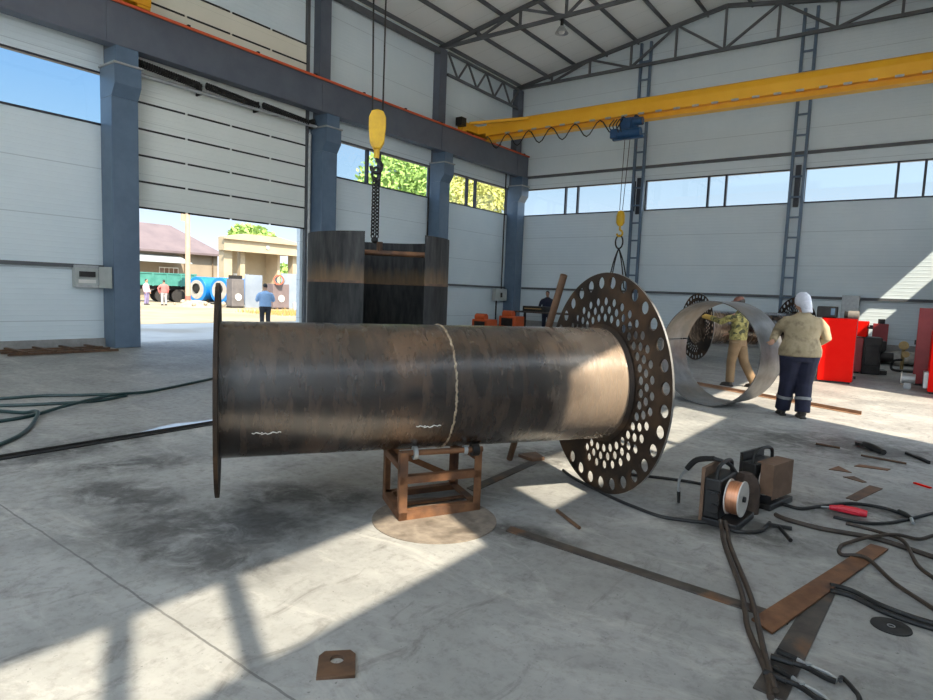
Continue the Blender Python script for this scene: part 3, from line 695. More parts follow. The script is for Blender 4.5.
# ================================================================== CRANES
def girder(y, label, z0=7.42):
    t = thing('bridge_crane', label, 'overhead crane', (XM, y, z0))
    a, b = -14.35, XR - .95
    g = MB(); g.prism([(-.17, z0 + .20), (.17, z0 + .20), (.18, z0 + .50), (.14, z0 + .66), (.08, z0 + .72), (-.08, z0 + .72), (-.14, z0 + .66), (-.18, z0 + .50)], a, b, o=(0, y, 0), u=(0, 1, 0), v=(0, 0, 1))
    obj('box_girder', g, YEL, t, bevel=.01)
    obj('web', MB().box(a, b, y - .03, y + .03, z0 + .03, z0 + .18), YEL, t)
    obj('bottom_flange', MB().box(a, b, y - .17, y + .17, z0, z0 + .03), YEL, t)
    for i in range(26):
        x = a + 1.0 + i * .58
        obj('pale_plate', MB().box(x - .10, x + .10, y - .19, y - .172, z0 + .17, z0 + .23), GALV, t)  # row of small pale plates along the girder
    for xe, s in ((-14.85, 1), (XR - .55, -1)):
        zg, z0 = z0, 7.42
        c = obj('end_carriage', MB().box(xe - .13, xe + .13, y - 1.15, y + 1.15, z0 + .30, z0 + .58).box(xe - .10, xe + .10, y - 1.15, y - .85, z0 + .24, z0 + .32).box(xe - .10, xe + .10, y + .85, y + 1.15, z0 + .24, z0 + .32), YEL, t, bevel=.01)
        for q in (-.98, .98): obj('wheel', MB().cyl((xe - .06, y + q, 7.65 + .11), (xe + .06, y + q, 7.65 + .11), .11), BLACKM, c, smooth=True)
        z0 = zg; x2 = xe + s * .5
        obj('end_link', MB().box(min(xe, x2), max(xe, x2), y - .17, y + .17, z0 + .30, z0 + .58), YEL, t)
        obj('motor', MB().box(xe - .02, xe + .26, y - 1.42, y - 1.12, 7.78, 8.08), BLACKM, c)
    obj('side_arm', MB().bar((-14.6, y - .9, z0 + .52), (-12.4, y - .2, z0 + .60), .10, .10), YEL, t)
    return t
g1 = girder(20.2, 'yellow single-girder bridge crane spanning before the far wall')
g2 = girder(6.2, 'yellow bridge crane overhead carrying the hook and chain', 7.66)
pts = []
for i in range(6):
    x0 = -14.25 + i * .94
    for k in range(8):
        t_ = k / 8; pts.append((x0 + .94 * t_, 20.2 - .24, 7.56 - .24 * (1 - math.cos(2 * math.pi * t_))))
pts.append((-8.6, 19.96, 7.5))
obj('festoon_cable', MB().tube(pts, .022, 6), DARK, g1, smooth=True)
def hoist(x, y, z, label):
    t = thing('hoist_trolley', label, 'hoist', (x, y, z))
    obj('drum', MB().cyl((x - .45, y - .26, z - .22), (x + .45, y - .26, z - .22), .15, n=20), BLUEP, t, smooth=True)
    obj('motor', MB().cyl((x + .2, y - .26, z + .12), (x + .5, y - .26, z + .12), .13, n=16), BLUEP, t, smooth=True)
    obj('gearbox', MB().box(x - .55, x - .3, y - .42, y - .08, z - .36, z - .06), BLUEP, t, bevel=.02)
    obj('frame', MB().box(x - .5, x + .55, y - .30, y - .19, z - .42, z - .34).box(x - .1, x + .1, y - .3, y - .2, z - .4, z + .2), BLUEP, t, bevel=.01)
    obj('side_plate', MB().box(x - .3, x + .3, y - .22, y - .18, z - .1, z + .30), BLUEP, t)
    for q in (-.22, .22): obj('wheel', MB().cyl((x + q, y - .18, z + .30), (x + q, y - .06, z + .30), .07), BLACKM, t, smooth=True)
    cb = MB()
    for j in range(4): cb.tube(smooth_path([(x - .5 + j * .1, y - .24, z + .28), (x - .6 + j * .12, y - .36, z + .05), (x - .45 + j * .1, y - .40, z - .2)]), .018, 6)
    obj('cable_loops', cb, DARK, t, smooth=True)
    return t
h1 = hoist(-8.45, 20.02, 7.18, 'blue hoist trolley under the far yellow girder')
ROPE = BLACKM
def chain(p, q, n, r, w):
    mb = MB(); p = Vector(p); q = Vector(q)
    for i in range(n):
        c = p.lerp(q, (i + .5) / n); L = (p - q).length / n * .72
        ax = Vector((1, 0, 0)) if i % 2 else Vector((0, 1, 0))
        ring = [c + Vector((0, 0, L * math.sin(a))) + ax * (w * math.cos(a)) for a in [2 * math.pi * k / 10 for k in range(10)]]
        mb.tube(ring, r, 5, closed=True)
    return mb
# far crane's hook with slings
t = thing('crane_hook', 'small yellow hook block with slings below the blue hoist', 'crane hook', (-8.55, 19.9, 4.2))
obj('rope', MB().cyl((-8.60, 19.93, 6.85), (-8.62, 19.9, 4.5), .012, n=6).cyl((-8.42, 19.93, 6.85), (-8.52, 19.9, 4.5), .012, n=6), ROPE, t)
obj('block', MB().lathe([(0, .52), (.10, .48), (.14, .34), (.14, .1), (.07, 0), (0, 0)], o=(-8.57, 19.9, 3.98), n=16), YELH, t, smooth=True)
obj('hook', MB().tube([(-8.57, 19.9, 3.98), (-8.57, 19.9, 3.85)] + [(-8.57 + .10 * math.sin(a), 19.9, 3.74 + .10 * math.cos(a)) for a in [.2 + i * .55 for i in range(9)]], [.035] * 11, 8), YELH, t, smooth=True)
t = thing('chain_sling', 'dark multi-leg sling hanging from the small yellow hook', 'sling', (-8.57, 19.9, 3.7))
obj('master_link', MB().tube([(-8.57 + .13 * math.cos(a), 19.9, 3.45 + .22 * math.sin(a)) for a in [2 * math.pi * k / 16 for k in range(16)]], .028, 6, closed=True), BLACKM, t, smooth=True)
for dx, dy in ((-.42, .2), (.30, .25), (-.1, -.3), (.35, -.2)):
    L = obj('sling_leg', MB().tube(smooth_path([(-8.57, 19.9, 3.25), (-8.57 + dx * .5, 19.9 + dy * .5, 2.75), (-8.57 + dx, 19.9 + dy, 1.9)], 4), .022, 6), BLACKM, t, smooth=True)
    obj('end_hook', MB().tube([(-8.57 + dx + .06 * math.sin(a), 19.9 + dy, 1.84 + .06 * math.cos(a)) for a in [i * .6 for i in range(8)]], .018, 6), BLACKM, L, smooth=True)
# near crane's hook, chain, plate shell
HX, HY = -6.30, 6.23
t = thing('crane_hook', 'big yellow hook block hanging on two ropes above the plate shell', 'crane hook', (HX, HY, 3.5))
hw_dir = Vector((.70, .71, 0))
rp_ = MB()
for s in (-1, 1): rp_.cyl(Vector((HX, HY, 7.66)) + hw_dir * (.10 * s - .02), Vector((HX, HY, 3.95)) + hw_dir * (.07 * s), .012, n=6)
obj('rope', rp_, ROPE, t)
bl = MB()
u = hw_dir
for s in (-1, 1):
    o_ = Vector((HX, HY, 3.80)) + Vector((u.y, -u.x, 0)) * (.052 * s)
    prof = [(.045, -.30), (.10, -.20), (.118, 0), (.115, .12), (.08, .20), (.0, .225), (-.08, .20), (-.115, .12), (-.118, 0), (-.10, -.20), (-.045, -.30)]
    bl.prism(prof, -.03, .03, o=o_, u=u, v=(0, 0, 1))
obj('block', bl, YELH, t, bevel=.015)
o_ = Vector((HX, HY, 3.86)); nrm = Vector((u.y, -u.x, 0))
obj('sheave', MB().cyl(o_ - nrm * .02, o_ + nrm * .02, .10), BLACKM, t, smooth=True)
obj('swivel', MB().cyl((HX, HY, 3.51), (HX, HY, 3.38), .045, .035, n=12), YELH, t, smooth=True)
obj('hook', MB().tube([Vector((HX, HY, 3.40))] + [Vector((HX, HY, 3.27)) + u * (.075 * math.sin(a)) + Vector((0, 0, .085 * math.cos(a))) for a in [.1 + i * .52 for i in range(10)]], .026, 8), BLACKM, t, smooth=True)
t = thing('lifting_chain', 'dark link chain from the big yellow hook to the plate shell', 'chain', (HX, HY, 2.3))
obj('master_link', MB().tube([Vector((HX, HY, 3.17)) + u * (.055 * math.cos(a)) + Vector((0, 0, .09 * math.sin(a))) for a in [2 * math.pi * k / 16 for k in range(16)]], .018, 6, closed=True), BLACKM, t, smooth=True)
obj('chain_strand', chain(Vector((HX, HY, 3.12)) + u * .025, Vector((HX, HY, 2.30)) + u * .03, 17, .010, .028), BLACKM, t)
obj('chain_strand', chain(Vector((HX, HY, 3.12)) - u * .025, Vector((HX, HY, 2.30)) - u * .03, 17, .010, .028), BLACKM, t)
obj('shackle', MB().ball((HX, HY, 2.265), (.05, .05, .05)), BLACKM, t, smooth=True)

#PART3
# ================================================================== THE BIG PIPE WITH ITS TUBE PLATE
PL0 = Vector((-3.687, 2.254, 0)); ANG = R(32.869); AX = Vector((math.sin(ANG), math.cos(ANG), 0)); PE = Vector((AX.y, -AX.x, 0)); UP = Vector((0, 0, 1))
PZ, PR_, PLEN = .900, .448, 2.915
def P(al, pe, z): return PL0 + AX * al + PE * pe + UP * z
def tube_plate_holes(R_, rin):
    H = []
    n = 32
    for i in range(n):
        a = 2 * math.pi * (i + .5) / n
        if 205 < math.degrees(a) < 238: continue
        H.append((.912 * R_ * math.cos(a), .912 * R_ * math.sin(a), .0485 * R_ / .894))
    # inner field: three staggered rings between the pipe and the rim
    for j, (rr, m) in enumerate(((.594, 36), (.668, 36), (.742, 36))):
        for i in range(m):
            a = 2 * math.pi * (i + (.5 if j % 2 else 0)) / m; d = math.degrees(a) % 360
            if (200 if j else 226) < d < 252: continue
            H.append((rr * R_ * math.cos(a), rr * R_ * math.sin(a), .0345 * R_ / .894))
    return H
def vessel(loc, rz, label, rl, rr, rp, L, zc, hole_flip=False, both=False):
    """local X runs along the pipe from the plain flange to the tube plate"""
    t = thing('flanged_pipe', label, 'pipe', loc, rz)
    M = wm(t)
    c = Vector((0, 0, zc))
    def T(mb): mb.T = M; return mb
    X = Vector((1, 0, 0))
    sh = T(MB()); sh.lathe([(rp, 0), (rp, L), (rp - .012, L), (rp - .012, 0)], o=c, ax=X, n=96, closedprof=True)
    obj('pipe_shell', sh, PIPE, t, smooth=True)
    w = T(MB()); rn_ = random.Random(4); wp = []
    for k in range(220):
        a_ = 2 * math.pi * k / 220; wp.append((L * .515 + rn_.uniform(-.004, .004), (rp + .001) * math.cos(a_), zc + (rp + .001) * math.sin(a_)))
    w.tube(wp, [.0075 + rn_.uniform(-.002, .002) for _ in wp], 6, closed=True)
    obj('weld_seam', w, WELD, t, smooth=True)
    w = T(MB()); w.lathe([(rp, -.03), (rp + .026, -.012), (rp + .03, -.006), (rp, 0)], o=c + X * (L - .011), ax=X, n=96)
    obj('fillet_weld', w, PLATE, t, smooth=True)
    if both:
        me = curve_plate('tube_plate', circle(rl, 128), [circle(rp - .012, 96)] + [circle(h[2], 22, (h[0], h[1])) for h in tube_plate_holes(rl, rp)], .016)
        me.transform(M @ Matrix(((0, 0, 1, 0), (-1, 0, 0, 0), (0, 1, 0, zc), (0, 0, 0, 1)))); obj('tube_plate', me, PLATE, t)
    else:
      fl = T(MB()); fl.lathe([(rp - .012, -.012), (rl, -.012), (rl, .012), (rp - .012, .012)], o=c, ax=X, n=96, closedprof=True); obj('end_flange', fl, PLATE, t, smooth=True)
    me = curve_plate('tube_plate', circle(rr, 128), [circle(rp, 96)] + [circle(h[2], 22, (h[0], h[1])) for h in tube_plate_holes(rr, rp)], .016)
    # plate's local z -> pipe axis; local x -> sideways, y -> up
    RM = Matrix(((0, 0, 1, L), (-1, 0, 0, 0), (0, 1, 0, zc), (0, 0, 0, 1)))
    if hole_flip: RM = Matrix(((0, 0, 1, L), (1, 0, 0, 0), (0, 1, 0, zc), (0, 0, 0, 1)))
    me.transform(M @ RM)
    tp = obj('tube_plate', me, PLATE, t)
    e_ = T(MB()); e_.lathe([(rr - .001, -.0079), (rr + .0015, -.0079), (rr + .0015, .0079), (rr - .001, .0079)], o=c + X * L, ax=X, n=128)
    obj('plate_rim', e_, EDGE, tp, smooth=True, label='bright machined rim')
    return t
RZ1 = math.pi / 2 - ANG
v1 = vessel((PL0.x, PL0.y, 0), RZ1, 'big rusty steel pipe lying on the roller stand, perforated disc at its end', .694, .894, PR_, PLEN, PZ, hole_flip=False)
# chalk marks on the pipe's near side
def chalk(al, n):
    q = MB()
    for i in range(n):
        a = R(118 + 1.0 * (i % 2)); pts = []
        for k in range(6):
            al2 = al + i * .055 + k * .0125; aa = a + .012 * math.sin(k * 2.1 + i)
            pts.append(P(al2, (PR_ + .001) * math.sin(aa), PZ + (PR_ + .001) * math.cos(aa)))
        q.tube(pts, .0035, 5)
    return q
obj('chalk_mark', chalk(.20, 3), CHALK, v1); obj('chalk_mark', chalk(1.24, 3), CHALK, v1)

# stand with rollers
def stand():
    t = thing('roller_stand', 'rust-brown angle-iron roller stand under the big pipe', 'stand', (-2.82, 3.48, 0))
    z0 = .009
    FL, FR, BL, BR = P(1.165, .30, 0), P(1.79, .225, 0), P(1.165, -.20, 0), P(1.77, -.27, 0)
    C_ = (FL + FR + BL + BR) / 4
    def angle(p, q, w=.055, th=.009, out=None):
        """L-section from p to q: two thin legs"""
        p, q = Vector(p), Vector(q); d = (q - p).normalized(); mid = (p + q) / 2
        a = (C_ - mid); a.z = 0
        if abs(d.z) > .9:
            u1 = (FR - FL).normalized(); s1 = 1 if a.dot(u1) > 0 else -1; u2 = (BL - FL).normalized(); s2 = 1 if a.dot(u2) > 0 else -1
            u1 = u1 * s1; u2 = u2 * s2
        else:
            u1 = d.cross(UP).normalized(); u1 = u1 if a.dot(u1) > 0 else -u1; u2 = Vector((0, 0, -1))
        mb = MB()
        mb.bar(p + u1 * w / 2, q + u1 * w / 2, *((w, th) if abs(d.z) < .9 else (th, w)), up=(UP if abs(d.z) < .9 else u1))
        mb.bar(p + u2 * w / 2, q + u2 * w / 2, *((th, w) if abs(d.z) < .9 else (th, w)), up=(UP if abs(d.z) < .9 else u2))
        return mb
    tops = [.485, .47, .48, .47]
    for c, h in zip((FL, FR, BL, BR), tops): obj('post', angle(c + UP * z0, c + UP * h), RUST, t)
    for a, b in ((FL, FR), (BL, BR), (FL, BL), (FR, BR)): obj('base_rail', angle(a + UP * (z0 + .055), b + UP * (z0 + .055), .06), RUST, t)
    obj('middle_rail', angle(FL + UP * .315, FR + UP * .305, .05), RUST, t)
    for a, b in ((FL, BL), (FR, BR)): obj('top_rail', angle(a + UP * .40, b + UP * .40, .045), RUST, t)
    obj('cross_tie', angle(BL + UP * .42, BR + UP * .42, .05), RUST, t)
    obj('base_strip', MB().bar(FL.lerp(BL, .5) + UP * .03, FR.lerp(BR, .5) + UP * .03, .05, .008), RUST, t)
    obj('brace', MB().bar(BL + UP * .40, BR + UP * .10, .045, .008, up=PE), RUST, t)
    # rollers touch the pipe on either side of its lowest line
    for s, pe in ((1, .245), (-1, -.235)):
        rw = .048; zc = PZ - math.sqrt((PR_ + rw) ** 2 - pe ** 2) + .0
        a, b = P(1.18, pe, zc), P(1.785, pe, zc)
        ax = obj('axle', MB().cyl(a, b, .021, n=14), RUST, t, smooth=True)
        for al, wd, mt in ((1.265, .028, GALV), (1.70, .05, BLACKM)):
            obj('roller', MB().lathe([(.018, 0), (rw - .001, 0), (rw - .001, wd), (.018, wd)], o=P(al, pe, zc), ax=AX, n=28), mt, ax, smooth=True)
        obj('bearing', MB().cyl(P(1.64, pe, zc), P(1.665, pe, zc), .034, n=16), GALV, ax, smooth=True)
stand()
obj('round_plate', MB().cyl((-2.66, 3.28, .0005), (-2.66, 3.28, .008), .435, n=64), DUST, loc=(-2.66, 3.28, 0), smooth=True, label='thin dusty round steel plate on the floor under the roller stand', cat='steel plate')

# leaning pole behind the pipe
pb, pt = Vector((-3.10, 4.93, .02)), Vector((-2.432, 4.575, 1.765))
dd = (pt - pb).normalized()
pole = MB(); pole.lathe([(.030, 0), (.030, (pt - pb).length), (.024, (pt - pb).length), (.024, 0)], o=pb, ax=dd, n=20, closedprof=True)
obj('steel_pole', pole, RUSTD, loc=(pb.x, pb.y, 0), smooth=True, label='long brown steel tube leaning against the back of the big pipe', cat='steel tube')

# ---- plate shell under the hook: a standing cylinder of two courses with a doorway cut in it
def plate_shell():
    cx, cy, r = HX + .05, HY + .05, .975
    t = thing('plate_shell', 'tall scorched plate cylinder with a wide slot, hung from the chain', 'steel shell', (cx, cy, 0))
    toc = math.atan2(-cy, -cx)               # towards the viewpoint side
    # slot from about -12 to +29 degrees off that direction (seen between the two front panels)
    def ang(deg): return toc + R(deg)
    def course(z0, z1, a0, a1, name, mt, rr=r):
        mb = MB(); P_ = [(rr, z0), (rr, z1), (rr - .014, z1), (rr - .014, z0)]
        n = 72; m_ = n + 1; vs = []; fs = []
        for k in range(m_):
            a = a0 + (a1 - a0) * k / n
            for q, z in P_: vs.append((cx + q * math.cos(a), cy + q * math.sin(a), z))
        for k in range(n):
            for i in range(4): fs.append((k * 4 + i, k * 4 + (i + 1) % 4, (k + 1) * 4 + (i + 1) % 4, (k + 1) * 4 + i))
        fs += [(0, 1, 2, 3), tuple(n * 4 + i for i in (3, 2, 1, 0))]
        mb.add(vs, fs); return obj(name, mb, mt, t, smooth=True)
    A0, A1 = ang(37), ang(360 - 11)
    course(.0, 1.66, A0, A1, 'lower_course', SHELLD)
    course(1.675, 2.30, A0, A1, 'upper_course', SHELLL)
    course(1.652, 1.683, A0, A1, 'girth_seam', RUSTD, r + .004)
    for k in range(0):
        a = A1 - R(12 + 13 * k); p = Vector((cx + (r + .01) * math.cos(a), cy + (r + .01) * math.sin(a), 1.68))
        obj('lug', MB().cbox(p, (.05, .05, .06)), RUSTD, t)
    # lifting bar across the inside, under the hook
    q = Vector((math.cos(toc + math.pi / 2), math.sin(toc + math.pi / 2), 0)); c = Vector((cx, cy, 2.09))
    hl = r - .02
    obj('lifting_bar', MB().cyl(c - q * hl, c + q * hl, .038, n=16), RUST, t, smooth=True)
    obj('eye_plate', MB().cbox((cx, cy, 2.175), (.06, .06, .14)), RUSTD, t)
plate_shell()

# ---- rolled ring
def ring():
    h = R(13.0); ax = Vector((math.sin(h), math.cos(h), 0)); o = Vector((-2.65, 9.70, 0)); r = .80; L = .74
    t = thing('rolled_ring', 'big rolled grey sheet ring standing on edge before two workers', 'steel ring', (o.x, o.y, 0))
    c = o + UP * (r + .002); th = .012
    u = Vector((0, 0, 1)); w = ax.cross(u)
    mb = MB(); n = 96; vs = []; fs = []
    a0 = R(-78)                               # the open seam, right-hand side
    for k in range(n + 1):
        a = a0 + 2 * math.pi * k / n * .995
        rr = r + (.03 * (1 - k / n) ** 6 if False else 0)
        d = u * math.cos(a) + w * math.sin(a)
        for q, s in ((rr, 0), (rr, L), (rr - th, L), (rr - th, 0)): vs.append(c + ax * s + d * q)
    for k in range(n):
        for i in range(4): fs.append((k * 4 + i, k * 4 + (i + 1) % 4, (k + 1) * 4 + (i + 1) % 4, (k + 1) * 4 + i))
    fs += [(0, 1, 2, 3), tuple(n * 4 + i for i in (3, 2, 1, 0))]
    mb.add(vs, fs)
    obj('sheet', mb, SHEET, t, smooth=True)
    for s in (.0,):
        e_ = MB(); e_.lathe([(r + .001, -.001), (r + .001, .002), (r - th - .001, .002), (r - th - .001, -.001)], o=c, ax=ax, n=96)
        obj('cut_edge', e_, EDGE, t, smooth=True)
ring()
# second flanged pipe behind the ring
v2 = vessel((-2.95, 19.1, 0), R(225), 'second rusty flanged pipe with two perforated discs, lying behind the ring', .894, .894, PR_, 2.9, .897, both=True)
# angle bar on the floor behind the ring
a_, b_ = Vector((-3.45, 12.0, .0)), Vector((-.70, 10.78, 0))
mb = MB(); d_ = (b_ - a_).normalized(); s_ = d_.cross(UP)
mb.bar(a_ + UP * .004, b_ + UP * .004, .075, .008); mb.bar(a_ + UP * .032 - s_ * .034, b_ + UP * .032 - s_ * .034, .008, .048)
obj('angle_bar', mb, mat('orange_brown_angle', (.21, .115, .065), (.30, .17, .095), scale=5, rough=.6), loc=(-2, 11.4, 0), label='long orange-brown angle bar on the floor beside the ring', cat='steel bar')

# ================================================================== FLOOR CLUTTER
def floor_tube(name, pts, r, mt, label, cat, z=None, group=None, parent=None, sub=6):
    P3 = [(p[0], p[1], (p[2] if len(p) > 2 else r)) for p in pts]
    return obj(name, MB().tube(smooth_path(P3, sub), r, 8), mt, parent, loc=None if parent else (P3[0][0], P3[0][1], 0), smooth=True, label=label, cat=cat, group=group)
# channel + water + hoses on the left
obj('floor_channel', MB().bar((-6.31, .9, .006), (-6.37, 4.6, .006), .075, .012).bar((-6.345, .9, .02), (-6.405, 4.6, .02), .008, .028), BLACKM, loc=(-6.33, 2.8, 0), label='dark steel channel strip across the floor left of the pipe', cat='steel channel')
obj('puddle_glint', MB().prism([(-6.42, 3.02), (-6.52, 3.10), (-6.62, 3.35), (-6.66, 3.55), (-6.60, 3.78), (-6.58, 3.98), (-6.47, 3.96), (-6.43, 3.5)], .001, .003), PUDDLE, loc=(-6.5, 3.5, 0), label='pale painted reflection strip on the floor beside the dark channel', cat='plastic film')
floor_tube('hose', [(-9.75, 2.3), (-9.37, 2.71), (-9.27, 3.13), (-9.03, 3.49), (-8.81, 3.87), (-8.64, 3.92), (-8.58, 3.80), (-8.47, 3.45), (-8.66, 2.90), (-8.86, 2.56), (-9.1, 2.2)], .020, HOSEG, 'dark green hose folded back in a loop at the left', 'hose')
floor_tube('hose', [(-9.6, 6.6), (-9.39, 5.77), (-8.77, 4.37), (-8.58, 3.73, .055), (-8.23, 3.06, .05), (-8.02, 2.64), (-7.91, 2.28), (-7.95, 1.8)], .020, HOSEG, 'long dark green hose running straight away towards the door', 'hose')
floor_tube('hose', [(-9.0, 2.2), (-8.64, 2.36), (-8.5, 2.45), (-8.23, 2.6), (-8.05, 2.66, .058), (-7.87, 2.62, .05), (-7.44, 2.41), (-7.1, 2.21), (-6.94, 2.08), (-6.6, 1.75)], .020, HOSEG, 'dark green hose curving towards the viewer at the left edge', 'hose')
# scrap grating by the plinth
t = thing('scrap_grating', 'flat rusty scrap grating lying before the left wall plinth', 'grating', (-14.7, 5.4, 0))
for x in (-15.1, -14.75, -14.35): obj('long_bar', MB().bar((x, 4.3, .03), (x + .12, 6.3, .03), .07, .05), RUSTD, t)
for y in (4.5, 5.0, 5.5, 6.0): obj('cross_bar', MB().bar((-15.15, y, .075), (-14.15, y + .05, .075), .06, .035), RUSTD, t)
# flat bars
def slab(name, poly, h, mt, label, cat, z0=.0005, bevel=0, group=None):
    return obj(name, MB().prism(poly, z0, z0 + h), mt, loc=(sum(p[0] for p in poly) / len(poly), sum(p[1] for p in poly) / len(poly), z0), label=label, cat=cat, bevel=bevel, group=group)
slab('flat_bar', [(-2.18, 3.52), (-2.16, 3.43), (-.435, 3.37), (-.435, 3.455)], .008, FLATBAR, 'long dark flat bar running right from the round plate', 'steel bar')
slab('flat_bar', [(-2.90, 3.98), (-2.80, 3.95), (-2.86, 5.02), (-2.95, 5.06)], .008, FLATBAR, 'grey-brown flat bar behind the roller stand', 'steel bar')
slab('steel_offcut', [(-3.12, 5.12), (-2.93, 5.06), (-2.87, 5.2), (-3.04, 5.32)], .03, RUSTD, 'small brown steel offcut at the end of the bar behind the stand', 'offcut')
slab('flat_bar', [(-.585, 3.275), (-.475, 3.20), (-.085, 4.86), (-.185, 4.88)], .010, RUST, 'rust-orange flat bar lying over two dark bars at lower right', 'steel bar', z0=.0095)
slab('flat_bar', [(-.455, 2.70), (-.33, 2.69), (-.285, 3.95), (-.385, 3.93)], .008, FLATBAR, 'dark flat bar under the welding clamps at bottom right', 'steel bar')
slab('steel_offcut', [(-.43, 5.97), (-.35, 5.94), (-.20, 6.52), (-.30, 6.56)], .006, RUSTD, 'narrow brown offcut lying past the red torch', 'offcut')
slab('steel_offcut', [(-.66, 6.90), (-.60, 7.12), (-.47, 6.93)], .006, RUST, 'triangular rusty offcut, leftmost of the scraps right of the wire feeders', 'offcut')
slab('steel_offcut', [(-.48, 7.24), (-.44, 7.36), (-.18, 7.38), (-.20, 7.30)], .006, RUST, 'slim rusty offcut behind the triangular one', 'offcut')
slab('steel_offcut', [(-.52, 6.70), (-.44, 6.80), (-.33, 6.66), (-.36, 6.62)], .006, RUSTD, 'small dark offcut just before the triangular one', 'offcut')
def lug():
    me = curve_plate('lug', [(-.078, -.095), (.078, -.095), (.078, .055), (.055, .088), (-.055, .088), (-.078, .055)], [circle(.030, 24, (0, .022))], .014)
    me.transform(Matrix.Translation((-1.885, 1.70, .0075)) @ Matrix.Rotation(R(46), 4, 'Z'))
    obj('lug_plate', me, RUSTD, loc=(-1.885, 1.70, 0), label='dark lug plate with a round hole lying in the foreground', cat='lug plate')
lug()
t = thing('grinding_disc', 'black worn grinding disc flat on the floor at right', 'grinding disc', (-.02, 3.70, 0))
obj('disc', MB().lathe([(.012, .004), (.02, .003), (.032, .007), (.088, .007), (.09, .001), (.012, .001)], o=(-.02, 3.70, 0), n=40, closedprof=True), DARK, t, smooth=True)
obj('hub_ring', MB().lathe([(.013, .008), (.018, .0085), (.018, .006), (.013, .006)], o=(-.02, 3.70, 0), n=24, closedprof=True), GALV, t, smooth=True, label='pale metal hub ring')

# wire feeders
def feeder(x, y, rz, label, covered):
    t = thing('wire_feeder', label, 'welding wire feeder', (x, y, 0), rz)
    M = wm(t)
    def T(): q = MB(); q.T = M; return q
    obj('base', T().box(-.14, .11, -.20, .20, .0, .05), BLACKM, t, bevel=.008)
    obj('back_board', T().box(-.17, -.145, -.17, .19, .0, .40), CARD if not covered else BLACKM, t)
    obj('housing', T().box(-.14, -.025, -.19, .17, .05, .34), BLACKM, t, bevel=.012)
    obj('drive_unit', T().box(-.12, -.02, -.22, -.19, .10, .26), DARK, t, bevel=.006)
    for zz_ in (.14, .22):
        q = T(); q.cyl((-.05, -.235, zz_), (-.05, -.215, zz_), .032, n=18); obj('drive_roll', q, BLACKM, t, smooth=True)
    q = T(); q.tube(smooth_path([(-.06, -.17, .33), (-.06, -.15, .415), (-.06, .0, .44), (-.06, .13, .415), (-.06, .15, .33)], 5), .014, 8); obj('handle', q, DARK, t, smooth=True)
    q = T(); q.cyl((-.03, -.05, .20), (.11, -.05, .20), .02, n=12); obj('spindle', q, BLACKM, t, smooth=True)
    sp = T()
    sp.lathe([(.026, 0), (.128, 0), (.128, .008), (.085, .008), (.085, .092), (.128, .092), (.128, .10), (.026, .10)], o=(-.005, -.05, .20), ax=(1, 0, 0), n=48, closedprof=True)
    s1 = obj('wire_spool', sp, SPOOLW, t, smooth=True)
    q = T(); q.lathe([(.08, .0085), (.116, .0085), (.119, .05), (.116, .0915), (.08, .0915)], o=(-.005, -.05, .20), ax=(1, 0, 0), n=48); obj('copper_winding', q, COPPER, s1, smooth=True)
    if covered:
        q = T(); q.box(.108, .116, -.19, .14, .09, .355).box(-.02, .116, -.19, .14, .355, .363).box(.015, .116, -.198, -.19, .12, .363)
        obj('card_cover', q, CARD, t)
    q = T(); q.box(-.12, .0, .17, .22, .06, .22); obj('socket_box', q, DARK, t, bevel=.01)
    return t
feeder(-1.04, 4.71, R(-4), 'wire feeder with bare copper spool and cardboard back, nearest of two', False)
feeder(-.915, 5.37, R(-14), 'wire feeder with its spool under a brown cover, further back', True)
obj('dust_cloth', MB().loft([((-1.02, 5.02, .305), .01, .01), ((-1.02, 5.02, .30), .05, .04), ((-1.02, 5.02, .26), .09, .06), ((-1.02, 5.02, .2), .11, .065), ((-1.02, 5.02, .0), .11, .065)], 16), mat('grimy_brown_cloth', (.045, .030, .022), (.09, .06, .045), scale=9, rough=.95), loc=(-1.02, 5.02, 0), smooth=True, label='grimy brown cloth bundle wedged between the two wire feeders', cat='cloth')
# welding gun lying over the near feeder
t = thing('welding_gun', 'black welding gun resting against the nearest wire feeder', 'welding gun', (-1.4, 4.85, 0))
obj('handle', MB().tube(smooth_path([(-1.40, 4.80, .30), (-1.33, 4.80, .385), (-1.20, 4.78, .425)], 5), [.02, .021, .022, .022, .022, .022, .022, .022, .021, .02, .019], 10), DARK, t, smooth=True)
obj('swan_neck', MB().tube(smooth_path([(-1.40, 4.80, .30), (-1.44, 4.80, .24), (-1.455, 4.80, .17), (-1.45, 4.80, .10)], 5), .011, 8), GALV, t, smooth=True)
obj('nozzle', MB().cyl((-1.45, 4.80, .11), (-1.445, 4.80, .02), .014, .011, n=12), BLACKM, t, smooth=True)
floor_tube('gun_cable', [(-1.20, 4.78, .425), (-1.10, 4.80, .40), (-1.06, 4.88, .32)], .015, DARK, None, None, parent=t)
